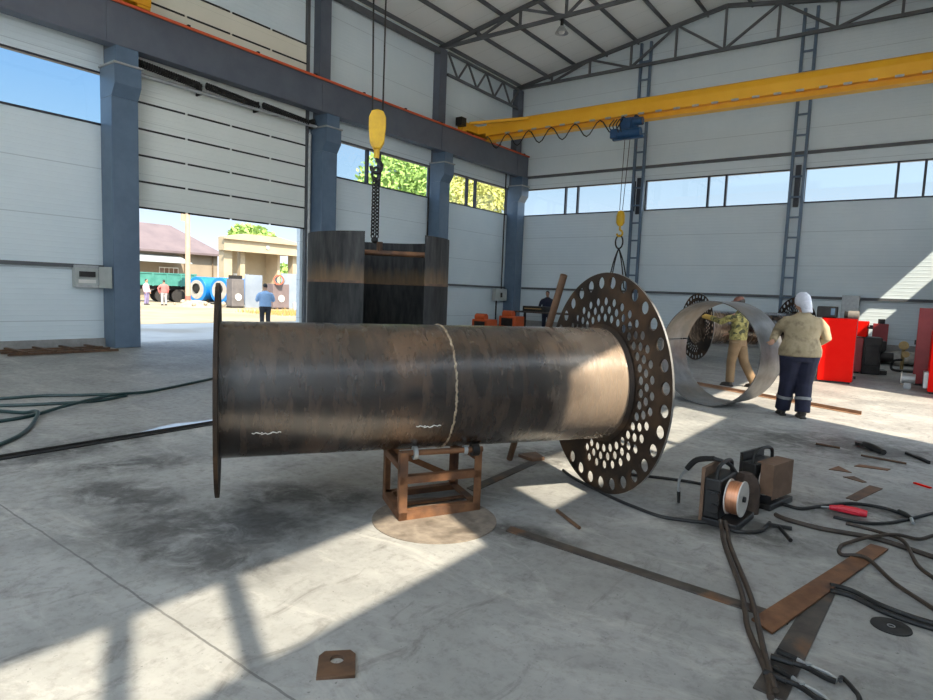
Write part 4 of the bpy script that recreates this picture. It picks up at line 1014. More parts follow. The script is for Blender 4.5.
# cables
floor_tube('welding_cable', [(-2.55, 4.98), (-2.35, 4.82), (-1.89, 4.57), (-1.67, 4.48), (-1.45, 4.42), (-1.27, 4.47), (-1.11, 4.54), (-.94, 4.50), (-.82, 4.62), (-.80, 4.85)], .013, DARK, 'thin black cable from under the perforated disc to the near feeder', 'cable')
floor_tube('welding_cable', [(-2.25, 5.28), (-2.0, 5.31), (-1.88, 5.36), (-1.68, 5.43), (-1.45, 5.46), (-1.15, 5.35)], .013, DARK, 'short black cable behind the nearest wire feeder', 'cable')
floor_tube('welding_cable', [(-1.06, 4.52, .06), (-1.03, 4.45), (-.94, 4.17), (-.71, 3.58, .028), (-.62, 3.30, .03), (-.57, 3.15), (-.43, 2.83, .02), (-.38, 2.66)], .0145, HOSEB, 'brown cable from the near feeder, left of its pair', 'cable')
floor_tube('welding_cable', [(-1.03, 4.52, .06), (-.99, 4.45), (-.91, 4.19), (-.68, 3.61, .028), (-.59, 3.36, .034), (-.53, 3.17, .034), (-.45, 2.92, .03), (-.37, 2.70, .03)], .0145, HOSEB, 'brown cable from the near feeder, right of its pair', 'cable')
floor_tube('welding_cable', [(-.80, 5.06), (-.71, 5.0), (-.49, 4.97), (-.29, 5.01), (-.14, 5.02), (.03, 4.96), (.15, 4.91), (.4, 4.8)], .017, HOSEB, 'thick brown cable running right from between the feeders', 'cable')
t = thing('welding_torch', 'red and black torch with a cable arching from the far feeder', 'welding torch', (-.25, 5.6, 0))
floor_tube('cable', [(-.80, 5.38), (-.68, 5.36), (-.56, 5.54), (-.38, 5.80), (-.18, 5.86), (-.04, 5.80)], .013, DARK, None, None, parent=t)
obj('grip', MB().tube([(-.06, 5.83, .02), (-.02, 5.76, .024), (.02, 5.68, .024)], [.016, .02, .016], 10), DARK, t, smooth=True)
obj('nozzle', MB().cyl((.02, 5.68, .024), (.035, 5.59, .016), .013, .010, n=12), GALV, t, smooth=True)
t = thing('torch_handle', 'bright red plastic torch handle lying among the cables', 'torch handle', (-.38, 5.55, 0))
obj('grip', MB().tube([(-.50, 5.52, .025), (-.42, 5.53, .032), (-.32, 5.53, .032), (-.25, 5.53, .03)], [.018, .03, .033, .026], 12), REDT, t, smooth=True)
obj('tip', MB().cyl((-.50, 5.52, .025), (-.57, 5.53, .012), .010, .006, n=10), GALV, t, smooth=True)
obj('trigger', MB().bar((-.44, 5.49, .03), (-.30, 5.49, .03), .012, .02), REDT, t)
floor_tube('welding_cable', [(-.45, 5.33), (-.25, 5.35), (-.07, 5.54), (.16, 6.01), (.35, 6.35)], .012, DARK, 'black cable under the red torch handle, leaving at right', 'cable')
floor_tube('welding_cable', [(.45, 4.2), (.22, 4.44), (.15, 4.54), (.07, 4.71), (-.01, 5.01, .045), (-.15, 5.20), (-.36, 5.24)], .012, HOSEB, 'brown cable crossing the thick one and leaving at the right edge', 'cable')
floor_tube('welding_cable', [(.40, 5.75), (.23, 5.53), (.15, 5.39), (.07, 5.24), (-.06, 5.10, .05), (-.20, 4.93, .045), (-.28, 4.82, .028), (-.34, 4.71), (-.32, 4.55), (-.19, 4.54, .034), (-.03, 4.29), (.15, 4.06), (.30, 3.85)], .012, HOSEB, 'brown cable making a loop over the end of the rust-orange bar', 'cable')
floor_tube('welding_cable', [(-.32, 3.98, .02), (-.22, 4.0), (-.08, 3.91), (.05, 3.87), (.15, 3.86), (.4, 3.86)], .014, DARK, 'black cable right of the orange bar, upper of its pair', 'cable')
floor_tube('welding_cable', [(-.31, 3.90, .02), (-.21, 3.92), (-.07, 3.835), (.06, 3.80), (.15, 3.795), (.4, 3.79)], .014, DARK, 'black cable right of the orange bar, lower of its pair', 'cable')
def clamp(x, y, rz, label):
    t = thing('earth_clamp', label, 'welding clamp', (x, y, 0), rz); M = wm(t)
    def T(): q = MB(); q.T = M; return q
    for s in (-1, 1):
        q = T(); q.tube(smooth_path([(-.13, .035 * s, .03), (-.06, .022 * s, .036), (0, .008 * s, .036), (.07, .016 * s, .034), (.11, .004 * s, .03)], 4), [(.012, .010)] * 8 + [(.014, .009)] * 9, 8)
        obj('jaw', q, BLACKM if s < 0 else GALV, t, smooth=True)
        q = T(); q.tube([(-.14, .037 * s, .03), (-.05, .022 * s, .036)], .0145, 8); obj('grip', q, DARK, t, smooth=True)
    q = T(); q.cyl((0, 0, .018), (0, 0, .056), .012, n=12); obj('pivot', q, GALV, t, smooth=True)
clamp(-.29, 2.96, R(-12), 'black and grey earth clamp on the dark bar, further of two')
clamp(-.29, 2.79, R(-22), 'black earth clamp on the dark bar, nearest the viewer')
floor_tube('welding_cable', [(-.17, 2.955, .03), (-.165, 3.02), (-.12, 2.96), (-.09, 2.88), (-.07, 2.6)], .010, DARK, 'thin black cable curling away from the earth clamps', 'cable')
t = thing('hammer', 'small black chipping hammer on the floor beside the near feeder', 'hammer', (-.7, 4.7, 0))
obj('handle', MB().cyl((-.73, 4.80, .016), (-.62, 4.58, .014), .012, .014, n=10), BLACKM, t, smooth=True)
obj('head', MB().bar((-.80, 4.79, .018), (-.65, 4.82, .018), .022, .026), BLACKM, t, bevel=.004)
t = thing('angle_grinder', 'small dark angle grinder lying among scraps near the lit floor', 'angle grinder', (-.36, 8.15, 0))
obj('body', MB().tube([(-.47, 8.32, .04), (-.38, 8.18, .042), (-.27, 8.02, .036)], [.032, .04, .03], 12), BLACKM, t, smooth=True)
obj('guard', MB().cyl((-.50, 8.34, .015), (-.50, 8.34, .05), .065, n=20), BLACKM, t, smooth=True)
obj('steel_rod', MB().cyl((-.46, 7.80, .012), (-.06, 7.74, .012), .011, n=8), RUSTD, loc=(-.26, 7.77, 0), smooth=True, label='thin dark rod lying before the angle grinder', cat='rod')
obj('steel_rod', MB().cyl((-.92, 8.05, .012), (-.68, 8.02, .012), .012, n=8), RUSTD, loc=(-.8, 8.03, 0), smooth=True, label='short dark rod on the floor left of the angle grinder', cat='rod')
obj('steel_rod', MB().cyl((-2.08, 4.00, .014), (-1.80, 3.80, .014), .013, n=8), RUSTD, loc=(-1.95, 3.9, 0), smooth=True, label='short brown rod lying behind the long dark flat bar', cat='rod')
t = thing('pliers', 'dark pliers on the floor at the right behind the scraps', 'pliers', (.03, 8.15, 0))
for s in (-1, 1): obj('arm', MB().tube(smooth_path([(-.08, 8.32 + .02 * s, .012), (.0, 8.18 - .006 * s, .014), (.06, 8.1 - .03 * s, .012), (.13, 7.98 - .03 * s, .012)], 4), .012, 8), BLACKM, t, smooth=True)
obj('red_offcut', MB().bar((.02, 6.95, .008), (.14, 6.86, .008), .03, .012), REDP, loc=(.08, 6.9, 0), label='tiny red strip on the floor at the right edge', cat='offcut')

# ================================================================== BOILERS AND THINGS AT THE RIGHT
def tall_case(name, x, y, rz, w, d, h, mt, label, cat, z0=.04):
    t = thing(name, label, cat, (x, y, 0), rz); M = wm(t)
    def T(): q = MB(); q.T = M; return q
    obj('casing', T().box(-w / 2, w / 2, -d / 2, d / 2, z0, h), mt, t, bevel=.012)
    obj('plinth', T().box(-w / 2 + .03, w / 2 - .03, -d / 2 + .03, d / 2 - .03, 0, z0), BLACKM, t)
    return t, T
t, T = tall_case('boiler', -1.52, 15.15, R(8), .62, .70, 1.34, REDP, 'tall bright red boiler casing beside the hooded worker', 'boiler')
obj('side_panel', T().box(.312, .325, -.33, .33, .06, 1.32), REDD, t)
q = T(); q.box(.2, .42, .38, .5, .04, .1); obj('foot', q, BLACKM, t)
t = thing('control_box', 'black control box on top of the tall red boiler', 'control box', (-1.75, 15.1, 1.34))
obj('case', MB().box(-1.92, -1.56, 14.95, 15.25, 1.345, 1.58), BLACKM, t, bevel=.02)
obj('screen', MB().box(-1.66, -1.59, 14.945, 14.95, 1.40, 1.54), mat('dim_screen', (.12, .2, .28), rough=.2), t)
t, T = tall_case('boiler', -1.46, 17.75, R(10), .40, .6, .86, REDD, 'red-sided boiler with a black front behind the tall red one', 'boiler')
obj('black_front', T().box(.20, .58, -.32, .3, .0, .88), BLACKM, t, bevel=.02)
obj('firebox_door', T().box(.24, .54, -.35, -.32, .2, .7), BLACKM, t, bevel=.015)
q = T(); q.cyl((.58, -.1, .42), (.84, -.1, .42), .12, n=20); obj('flue', q, BLACKM, t, smooth=True)
q = T(); q.box(.56, .74, -.2, .3, .0, .1); obj('foot', q, BLACKM, t)
obj('ash_drawer', T().box(.58, .68, -.2, .2, .58, .80), BLACKM, t, bevel=.01)
t = thing('red_box', 'red steel hopper box sitting on the black-fronted boiler', 'hopper', (-1.40, 17.75, .884))
obj('case', MB().box(-1.66, -1.16, 17.5, 18.0, .884, 1.25), REDP, t, bevel=.015)
obj('bracket', MB().box(-1.16, -1.06, 17.6, 17.7, 1.08, 1.12), BLACKM, t)
t = thing('blower', 'small grey-brown blower on the red hopper box', 'blower', (-1.5, 17.6, 1.25))
obj('drum', MB().cyl((-1.58, 17.6, 1.38), (-1.36, 17.6, 1.38), .11, n=20), mat('dusty_grey_brown', (.16, .14, .125), (.24, .21, .185), scale=8, rough=.7), t, smooth=True)
obj('motor', MB().cyl((-1.66, 17.6, 1.38), (-1.58, 17.6, 1.38), .10, n=16), BLACKM, t, smooth=True)
obj('foot', MB().box(-1.56, -1.38, 17.54, 17.66, 1.252, 1.30), BLACKM, t)
t, T = tall_case('boiler', -1.18, 22.9, R(4), .40, .4, 1.10, REDD, 'small dull red boiler on a dark stand near the far wall', 'boiler', z0=.45)
obj('top_box', T().box(-.08, .10, -.08, .08, 1.10, 1.24), BLACKM, t)
obj('valve', T().box(-.29, -.20, -.05, .05, .92, 1.04), BLACKM, t)
t, T = tall_case('boiler_cabinet', .42, 16.35, R(-4), 1.15, .8, 1.62, REDD, 'tall dull red cabinet at the right edge of the view', 'cabinet')
obj('hinge', T().box(-.60, -.575, -.42, -.38, .85, .95), BLACKM, t)
t, T = tall_case('boiler', .62, 14.95, R(2), 1.1, .7, 1.2, REDP, 'bright red boiler in front of the dull red cabinet', 'boiler')
obj('pump_plate', T().box(-.62, -.55, -.3, .1, .1, .4), GALV, t)
t = thing('pump', 'small pale pump on the floor beside the right red boiler', 'pump', (-.22, 15.3, 0))
obj('body', MB().cyl((-.34, 15.2, .2), (-.12, 15.2, .2), .10, n=16), GALV, t, smooth=True)
obj('flange', MB().cyl((-.36, 15.2, .2), (-.34, 15.2, .2), .13, n=16), SPOOLW, t, smooth=True)
obj('foot', MB().box(-.3, -.18, 15.1, 15.3, 0, .12), GALV, t)
t = thing('gas_regulator', 'brass valve stand with black hose near the rubble', 'regulator', (-.46, 19.3, 0))
obj('stem', MB().cyl((-.46, 19.2, 0.02), (-.46, 19.2, .62), .04, n=12), mat('brass', (.32, .22, .09), (.40, .28, .12), scale=8, rough=.4, metal=.6), t, smooth=True)
obj('gauge', MB().cyl((-.46, 19.12, .66), (-.46, 19.2, .66), .11, n=18).cyl((-.40, 19.12, .44), (-.40, 19.2, .44), .08, n=18), MATS['brass'], t, smooth=True)
obj('hose', MB().tube(smooth_path([(-.46, 19.15, .3), (-.64, 19.1, .25), (-.66, 19.0, .06), (-.44, 18.9, .03), (-.2, 18.95, .03)]), .03, 8), DARK, t, smooth=True)
obj('base', MB().box(-.56, -.2, 19.05, 19.35, 0, .05), BLACKM, t)
rb_ = MB()
random.seed(3)
for i in range(46):
    x = -1.65 + random.random() * 1.7; y = 21.1 + random.random() * 1.1; s = .08 + random.random() * .16
    rb_.ball((x, y, s * .5 + random.random() * .12), (s * 1.2, s, s * .75), 7, 5)
obj('rubble_heap', rb_, RUBBLE, loc=(-.9, 21.6, 0), label='low heap of grey rubble in front of the small red boiler', cat='rubble', kind='stuff')
# pale box behind the boiler on the far wall
obj('wall_cabinet', MB().box(-2.35, -1.85, YF - .32, YF - .15, 1.1, 1.95), GALV, loc=(-2.1, YF - .2, 1.1), bevel=.01, label='pale grey wall cabinet on the far wall behind the tall red boiler', cat='cabinet')

# bench with orange machines in the far left corner
t = thing('work_bench', 'steel work bench in front of the far wall beside the dark-clad worker', 'bench', (-12.2, 22.4, 0))
obj('bench_top', MB().box(-14.0, -11.2, 21.95, 22.85, .82, .88), FLATBAR, t)
for x, y in ((-13.9, 22.0), (-11.3, 22.0), (-13.9, 22.8), (-11.3, 22.8)): obj('leg', MB().box(x - .04, x + .04, y - .04, y + .04, 0, .82), BLACKM, t)
t = thing('tool_case', 'dark tool case on the far work bench', 'tool case', (-13.0, 22.3, .88))
obj('case', MB().box(-13.6, -12.5, 22.1, 22.6, .885, 1.10), BLACKM, t, bevel=.02)
obj('lid_strip', MB().box(-13.5, -12.7, 22.08, 22.1, .98, 1.02), mat('ochre_strip', (.40, .26, .10), rough=.6), t)
def orange_machine(x, y, w, h, L):
    t = thing('orange_machine', L, 'machine', (x, y, 0))
    obj('body', MB().box(x - w / 2, x + w / 2, y - .35, y + .35, .2, h), SOFTOR, t, bevel=.04)
    obj('motor', MB().cyl((x - .25, y - .2, h + .07), (x + .2, y - .2, h + .07), .15, n=16), SOFTOR, t, smooth=True)
    obj('skid', MB().box(x - w / 2, x + w / 2, y - .3, y + .3, 0, .2), BLACKM, t)
    obj('grille', MB().box(x - w / 3, x + w / 3, y - .36, y - .35, .28, h - .08), BLACKM, t)
orange_machine(-13.95, 19.9, .75, .55, 'orange compressor in the far left corner, left of two')
orange_machine(-13.6, 21.3, .8, .68, 'taller orange compressor in the far left corner, right of two')
obj('white_bag', MB().loft([((-14.7, 17.6, 0), .22, .2), ((-14.7, 17.6, .3), .27, .24), ((-14.7, 17.6, .62), .24, .2), ((-14.68, 17.6, .80), .12, .1), ((-14.66, 17.6, .86), .05, .05)], 16), WHITEC, loc=(-14.7, 17.6, 0), smooth=True, label='white sack on the floor right of the plate shell', cat='sack')

#PART4
# ================================================================== PEOPLE
def person(name, label, loc, rz, J, outfit, vox=.012, seated=False, sc=1.0):
    """facing local +Y; J: joint positions in metres for a 1.75 m figure; outfit: dict of materials and girths"""
    t = thing(name, label, 'person', loc, rz); M = wm(t) @ Matrix.Scale(sc, 4)
    def T(): q = MB(); q.T = M; return q
    g = lambda k, d: Vector(J.get(k, d))
    ha = J.get('head_rot', (0, 0)); HR = Matrix.Translation((0, 0, 1.50)) @ Matrix.Rotation(R(ha[0]), 4, 'Z') @ Matrix.Rotation(R(ha[1]), 4, 'X') @ Matrix.Translation((0, 0, -1.50))
    lean = Vector(J.get('lean', (0, 0, 0)))
    w = outfit.get('w', 1.0)
    def hd(mb): mb.T = M @ Matrix.Translation(lean) @ HR; return mb
    sh = {s: Vector((s * .185 * w, 0, 1.40)) + lean for s in (-1, 1)}
    el = {-1: g('el', (-.27, -.02, 1.12)), 1: g('er', (.27, -.02, 1.12))}
    wr = {-1: g('wl', (-.28, .08, .88)), 1: g('wr', (.28, .08, .88))}
    hp = {s: Vector((s * .095 * w, 0, .90)) for s in (-1, 1)}
    kn = {-1: g('kl', (-.11, .03, .48)), 1: g('kr', (.11, .03, .48))}
    an = {-1: g('al', (-.12, -.02, .085)), 1: g('ar', (.12, -.02, .085))}
    # ---- body: one continuous figure
    b = T()
    b.loft([((0, 0, .84), .15 * w, .11), ((0, 0, .95), .165 * w, .115), (lean * .4 + Vector((0, 0, 1.10)), .14 * w, .10), (lean * .8 + Vector((0, 0, 1.28)), .165 * w, .11), (lean + Vector((0, 0, 1.40)), .17 * w, .095), (lean + Vector((0, 0, 1.46)), .09, .07)])
    for s in (-1, 1):
        b.tube([sh[s], el[s], wr[s]], [.05, .04, .028], 10)
        d = (wr[s] - el[s]).normalized(); n_ = d.cross(Vector((0, 0, 1)) if abs(d.z) < .9 else Vector((0, 1, 0))).normalized(); pn = d.cross(n_)
        pc = wr[s] + d * .05
        b.tube([wr[s], pc, wr[s] + d * .095], [(.022, .026), (.018, .040), (.014, .038)], 10)
        for k, (o_, L) in enumerate(((-.030, .060), (-.010, .072), (.010, .068), (.029, .052))):
            p0 = wr[s] + d * .09 + n_ * o_; curl = pn * (.012 * (1 if s > 0 else -1))
            b.tube([p0, p0 + d * L * .5 + curl * .6, p0 + d * L * .85 + curl * 2.2], [.0095, .0088, .007], 7)
        p0 = wr[s] + d * .03 + n_ * (.03 * -s); b.tube([p0, p0 + d * .03 + n_ * (.028 * -s), p0 + d * .062 + n_ * (.034 * -s)], [.012, .011, .008], 7)
        b.tube([hp[s], kn[s], an[s]], [.085 * w, .058, .042], 10)
        b.tube([an[s], an[s] + Vector((0, .06, -.05)), an[s] + Vector((0, .14, -.06))], [.04, .036, .024], 8)
    b.tube([lean + Vector((0, -.01, 1.40)), lean + Vector((0, .005, 1.56))], [.062, .055], 12)
    hd(b)
    b.ball((0, .005, 1.645), (.076, .096, .112), 18, 12); b.ball((0, .035, 1.575), (.056, .062, .055)); b.ball((0, .105, 1.625), (.013, .020, .024), 8, 6)
    for s in (-1, 1): b.ball((s * .077, -.005, 1.63), (.011, .024, .032), 8, 6)
    b.T = M
    obj('body', fuse(b, vox, 3), SKIN, t, smooth=True, ang=80)
    # ---- face
    f_ = None
    for s in (-1, 1):
        q = hd(T()); q.ball((s * .031, .092, 1.650), (.014, .009, .009), 10, 6); obj('eye', q, EYE, t, smooth=True)
    q = hd(T()); q.ball((0, .094, 1.568), (.024, .008, .006), 10, 6); obj('mouth', q, mat('lips', (.30, .11, .09), rough=.6) if 'lips' not in MATS else MATS['lips'], t, smooth=True)
    # ---- hair
    q = hd(T())
    q.ball((0, -.014, 1.672), (.084, .100, .098), 16, 10)
    if outfit.get('hair', True): obj('hair', fuse(q, vox, 2), HAIR, t, smooth=True, ang=80)
    # ---- upper garment
    j = T(); jw = outfit.get('jw', 1.12); hem = outfit.get('hem', .86)
    hz_ = outfit.get('hemw', 1.15)
    j.loft([((0, 0, hem), .175 * w * hz_, .135 * hz_), ((0, 0, hem + .10), .175 * w * hz_, .135 * hz_), (lean * .5 + Vector((0, -.01, 1.12)), .170 * w * jw, .125 * jw), (lean * .85 + Vector((0, -.012, 1.28)), .180 * w * jw, .13 * jw), (lean + Vector((0, -.01, 1.39)), .178 * w * jw, .115 * jw), (lean + Vector((0, -.008, 1.455)), .105 * w, .085), (lean + Vector((0, -.005, 1.49)), .075, .07)], 24)
    for s in (-1, 1):
        cuff = outfit.get('cuff', 1.0); c_ = el[s].lerp(wr[s], cuff if cuff <= 1 else 1)
        m1 = sh[s].lerp(el[s], .5) + Vector((s * .008, -.01, 0)); m2 = el[s].lerp(c_, .5)
        k_ = outfit.get('sl', 1.0)
        j.tube([sh[s] + Vector((-s * .09, -.005, -.005)), sh[s] + Vector((-s * .01, -.008, -.045)), m1, el[s], m2, c_], [.05, .076 * k_, .072 * k_, .062 * k_, .055 * k_, .048 * k_], 12)
    obj(outfit['top_name'], fuse(j, vox, 3), outfit['top'], t, smooth=True, ang=80)
    # ---- trousers
    j = T(); tl = outfit.get('tl', 1.0)
    j.loft([((0, 0, .80), .165 * w * tl, .128 * tl), ((0, 0, .92), .172 * w * tl, .132 * tl), ((0, 0, 1.0), .162 * w, .12)], 22)
    for s in (-1, 1):
        j.tube([hp[s] + Vector((0, 0, -.02)), hp[s].lerp(kn[s], .55), kn[s], kn[s].lerp(an[s], .5), an[s] + Vector((0, 0, .0))], [.108 * tl * w, .096 * tl, .082 * tl, .078 * tl, .076 * tl], 14)
    tr_ = obj('trousers', fuse(j, vox, 3), outfit['legs'], t, smooth=True, ang=80)
    if outfit.get('bands'):
        for s in (-1, 1):
            c_ = kn[s].lerp(an[s], .52); d_ = (an[s] - kn[s]).normalized()
            q = T(); q.tube([c_ - d_ * .02, c_ + d_ * .02], [.085 * tl, .085 * tl], 18); obj('reflective_band', q, BANDG, tr_, smooth=True)
    for s in (-1, 1):
        q = T(); a_ = an[s]
        q.tube([a_ + Vector((0, 0, .05)), a_ + Vector((0, 0, -.02)), a_ + Vector((0, .03, -.045)), a_ + Vector((0, .11, -.055)), a_ + Vector((0, .165, -.06))], [.058, .056, (.045, .05), (.036, .048), (.020, .035)], 12)
        q.prism([(-.045, -.07), (.045, -.07), (.052, .10), (.03, .19), (-.03, .19), (-.052, .10)], 0, .025, o=(a_.x, a_.y, a_.z - .085))
        obj('boot', fuse(q, min(vox, .010), 2), outfit.get('boots', BOOT), t, smooth=True, ang=80)
    return t, T, hd
# hooded worker
LH = Vector((-1.74, 9.56, 1.08)); LE = Vector((-1.73, 9.76, 1.20))
loc = Vector((-1.42, 9.80, 0)); rz = R(28)
inv = (Matrix.Translation(loc) @ Matrix.Rotation(rz, 4, 'Z')).inverted()
lh = inv @ LH; le = inv @ LE
t, T, hd = person('person', 'hooded worker in khaki jacket and navy trousers with a hand on the ring', loc, rz,
    {'wl': tuple(lh), 'el': tuple(le), 'er': (.33, -.01, 1.14), 'wr': (.25, .20, 1.02), 'kl': (-.11, .06, .48), 'kr': (.09, .0, .48), 'al': (-.13, .12, .085), 'ar': (.07, -.08, .085), 'head_rot': (34, -14)},
    {'top': KHAKI, 'top_name': 'jacket', 'legs': NAVY, 'w': 1.14, 'jw': 1.18, 'hemw': 1.42, 'hem': .87, 'sl': 1.05, 'tl': 1.32, 'bands': True, 'hair': False}, vox=.011)
q = hd(T())
q.ball((0, -.012, 1.66), (.094, .112, .118), 18, 12); q.loft([((0, -.055, 1.47), .075, .06), ((0, -.055, 1.54), .08, .068), ((0, -.045, 1.62), .088, .08)], 16)
obj('head_scarf', fuse(q, .010, 3), WHITEC, t, smooth=True, ang=80)
q = hd(T()); q.ball((0, .085, 1.61), (.045, .03, .05)); obj('face_mask', q, mat('brown_mask', (.16, .08, .05), rough=.8), t, smooth=True)
for s in (-1, 1):
    pass
# worker in camouflage
t, T, hd = person('person', 'worker in camouflage shirt and tan trousers seen through the ring', (-2.86, 12.45, 0), R(80),
    {'el': (-.24, .26, 1.26), 'wl': (-.16, .52, 1.33), 'er': (.28, .10, 1.12), 'wr': (.24, .30, 1.02), 'kl': (-.10, .06, .48), 'kr': (.12, -.10, .48), 'al': (-.10, .06, .085), 'ar': (.14, -.32, .085), 'head_rot': (0, -14)},
    {'top': CAMO, 'top_name': 'camouflage_shirt', 'legs': TAN, 'w': 1.05, 'hemw': 1.12, 'hem': .92, 'tl': 1.08, 'hair': True}, sc=.965)
q = hd(T()); q.ball((0, -.005, 1.70), (.090, .105, .075), 16, 10); q.prism([(-.07, .06), (.07, .06), (.05, .17), (-.05, .17)], 0, .015, o=(0, 0, 1.69)); obj('cap', fuse(q, .010, 2), mat('brown_cap', (.17, .075, .055), (.22, .10, .07), scale=9, rough=.9), t, smooth=True, ang=80)
q = T(); q.tube([(-.185, .40, 1.30), (-.16, .53, 1.33), (-.14, .63, 1.345), (-.13, .70, 1.33)], [.055, .05, .052, .03], 12); obj('work_glove', fuse(q, .010, 2), OCHRE, t, smooth=True, ang=80)
# far worker behind the bench
person('person', 'dark-clad worker standing by the bench at the far wall', (-13.12, 23.32, 0), R(205),
    {'er': (.30, .06, 1.14), 'wr': (.34, .26, .95), 'el': (-.28, .02, 1.12), 'wl': (-.24, .22, 1.0), 'head_rot': (-12, -14)},
    {'top': DNAVY, 'top_name': 'overall_jacket', 'legs': DNAVY, 'w': 1.1, 'hemw': 1.1, 'tl': 1.05}, vox=.014)
# man outside the door
t, T, hd = person('person', 'man in light blue shirt seen from behind outside the open door', (-20.0, 14.15, -.15), R(66),
    {'el': (-.30, .02, 1.12), 'wl': (-.16, .26, 1.12), 'er': (.30, .02, 1.12), 'wr': (.16, .26, 1.12), 'head_rot': (0, -16)},
    {'top': LBLUE, 'top_name': 'shirt', 'legs': mat('charcoal_trousers', (.022, .021, .024), (.03, .03, .034), scale=7, rough=.85), 'w': 1.12, 'jw': 1.15, 'hemw': 1.12, 'hem': .90, 'cuff': .12, 'sl': 1.1}, vox=.014)
person('person', 'person in a pinkish white top beside the green trailer, far outside', (-42.9, 20.9, -.15), R(-60), {},
    {'top': mat('pinkish_white_shirt', (.62, .46, .50), rough=.9), 'top_name': 'shirt', 'legs': mat('violet_trousers', (.20, .17, .30), rough=.9), 'w': 1.1}, vox=.022)
person('person', 'person in a red top beside the green trailer, far outside', (-42.2, 21.75, -.15), R(80), {'el': (-.36, .05, 1.15)},
    {'top': mat('faded_red_shirt', (.52, .14, .13), rough=.9), 'top_name': 'shirt', 'legs': mat('grey_trousers', (.34, .33, .34), rough=.9), 'w': 1.1}, vox=.022)

# ================================================================== OUTSIDE
gz = -.15
struct('ground', MB().box(-150, XL - .6, -120, 150, gz - .2, gz).box(XR + .6, 60, -120, 150, gz - .2, gz).box(XL - .6, XR + .6, YF + .2, 150, gz - .2, gz).box(XL - .6, XR + .6, -120, YB, gz - .2, gz), SAND, label='bright sandy yard outside the hall', cat='ground')
struct('yard_apron', MB().prism([(-24.6, YB), (XL - .6, YB), (XL - .6, 26), (-24.0, 26)], gz - .1, gz + .012), APRON, label='pale concrete apron outside the open sectional door', cat='apron')
struct('bounce_slab', MB().prism([(-24.6, -40), (34, -40), (34, 24), (XR + .6, 24), (XR + .6, YB - .05), (-24.6, YB - .05)], gz - .1, gz + .011), mat('pale_bounce_slab', (.76, .77, .78), (.82, .83, .84), scale=.8, rough=.85), label='added unseen pale slab behind and right of the hall, bouncing sunlight in', cat='yard')  # unseen slab added to bounce sunlight up into the hall
# house with mauve roof
t = thing('house', 'beige house with a mauve hipped roof beyond the yard', 'house', (-60, 30, gz))
x0, x1, ya, yb = -70, -60, 22.5, 36.6
obj('wall', MB().box(x0, x1, ya, yb, gz, 4.5), HOUSEW, t)
r_ = MB(); zc, zr = 4.35, 7.35
e0, e1, f0, f1 = x0 - .6, x1 + .7, ya - .6, yb + .7
r_.add([(e0, f0, zc), (e1, f0, zc), (e1, f1, zc), (e0, f1, zc), (-65, ya + 8.0, zr), (-65, yb - 2.4, zr)], [(0, 1, 4), (1, 2, 5, 4), (2, 3, 5), (3, 0, 4, 5), (3, 2, 1, 0)])
obj('roof', r_, ROOFM, t)
obj('gutter', MB().box(e1 - .05, e1 + .1, f0, f1, zc - .12, zc + .08), ROOFM, t)
obj('awning', MB().prism([(0, 4.0), (2.6, 3.3), (2.6, 3.22), (0, 3.9)], -32.4, -24, o=(x1, 0, 0), u=(1, 0, 0), v=(0, 0, 1)), AWN, t)
for y, w_ in ((27.6, 1.0), (31.4, 1.9)):
    fr_ = obj('window', MB().box(x1, x1 + .08, y - w_ / 2, y + w_ / 2, .95, 2.85), WINW, t)
    n_ = 2 if w_ < 1.5 else 4
    for i in range(n_):
        a = y - w_ / 2 + .06 + i * (w_ - .06) / n_
        obj('pane', MB().box(x1 + .08, x1 + .10, a, a + (w_ - .06) / n_ - .08, 1.05, 2.75), DGLASS, fr_)
obj('drainpipe', MB().cyl((x1 + .1, 33.0, gz), (x1 + .1, 33.0, 4.3), .07, n=8).cyl((x1 + .1, 36.0, gz), (x1 + .1, 36.0, 4.3), .07, n=8), BARK, t)
# portico building
t = thing('gatehouse', 'cream gatehouse with an open portico right of the mauve roof', 'gatehouse', (-54, 36.5, gz))
obj('back_wall', MB().box(-55.4, -55.0, 34.0, 39.2, gz, 4.6), CREAMW, t)
obj('side_wall', MB().box(-55, -53.0, 38.9, 39.2, gz, 4.6), PORTW, t)
for y, w_ in ((33.0, .42), (34.75, .25), (40.7, .4)): obj('pillar', MB().box(-53.2, -53.2 + 2 * w_, y - w_, y + w_, gz, 4.6), CREAMW, t)
fa = MB(); fa.prism([(32.4, 4.55), (41.4, 4.55), (41.4, 5.7), (38.4, 6.2), (34.6, 6.2), (32.4, 5.75)], 52.0, 53.0, o=(0, 0, 0), u=(0, 1, 0), v=(0, 0, 1))
fa.v = [Vector((-abs(v.x), v.y, v.z)) for v in fa.v]
obj('roof_block', fa, CREAMW, t)
obj('rear_roof', MB().box(-55.4, -53.0, 34.6, 41.4, 4.6, 5.4), CREAMW, t)
obj('cornice', MB().box(-52.0, -51.7, 32.2, 41.6, 5.55, 5.72).box(-52.0, -51.75, 32.2, 41.6, 4.5, 4.62), CREAMW, t)
for y in (35.5, 36.6): obj('window', MB().box(-55.0, -54.9, y - .28, y + .28, 1.2, 2.5), WINW, t)
q = MB(); q.cyl((-51.99, 37.0, 5.1), (-51.93, 37.0, 5.1), .22, n=16); obj('wall_emblem', q, AWN, t)
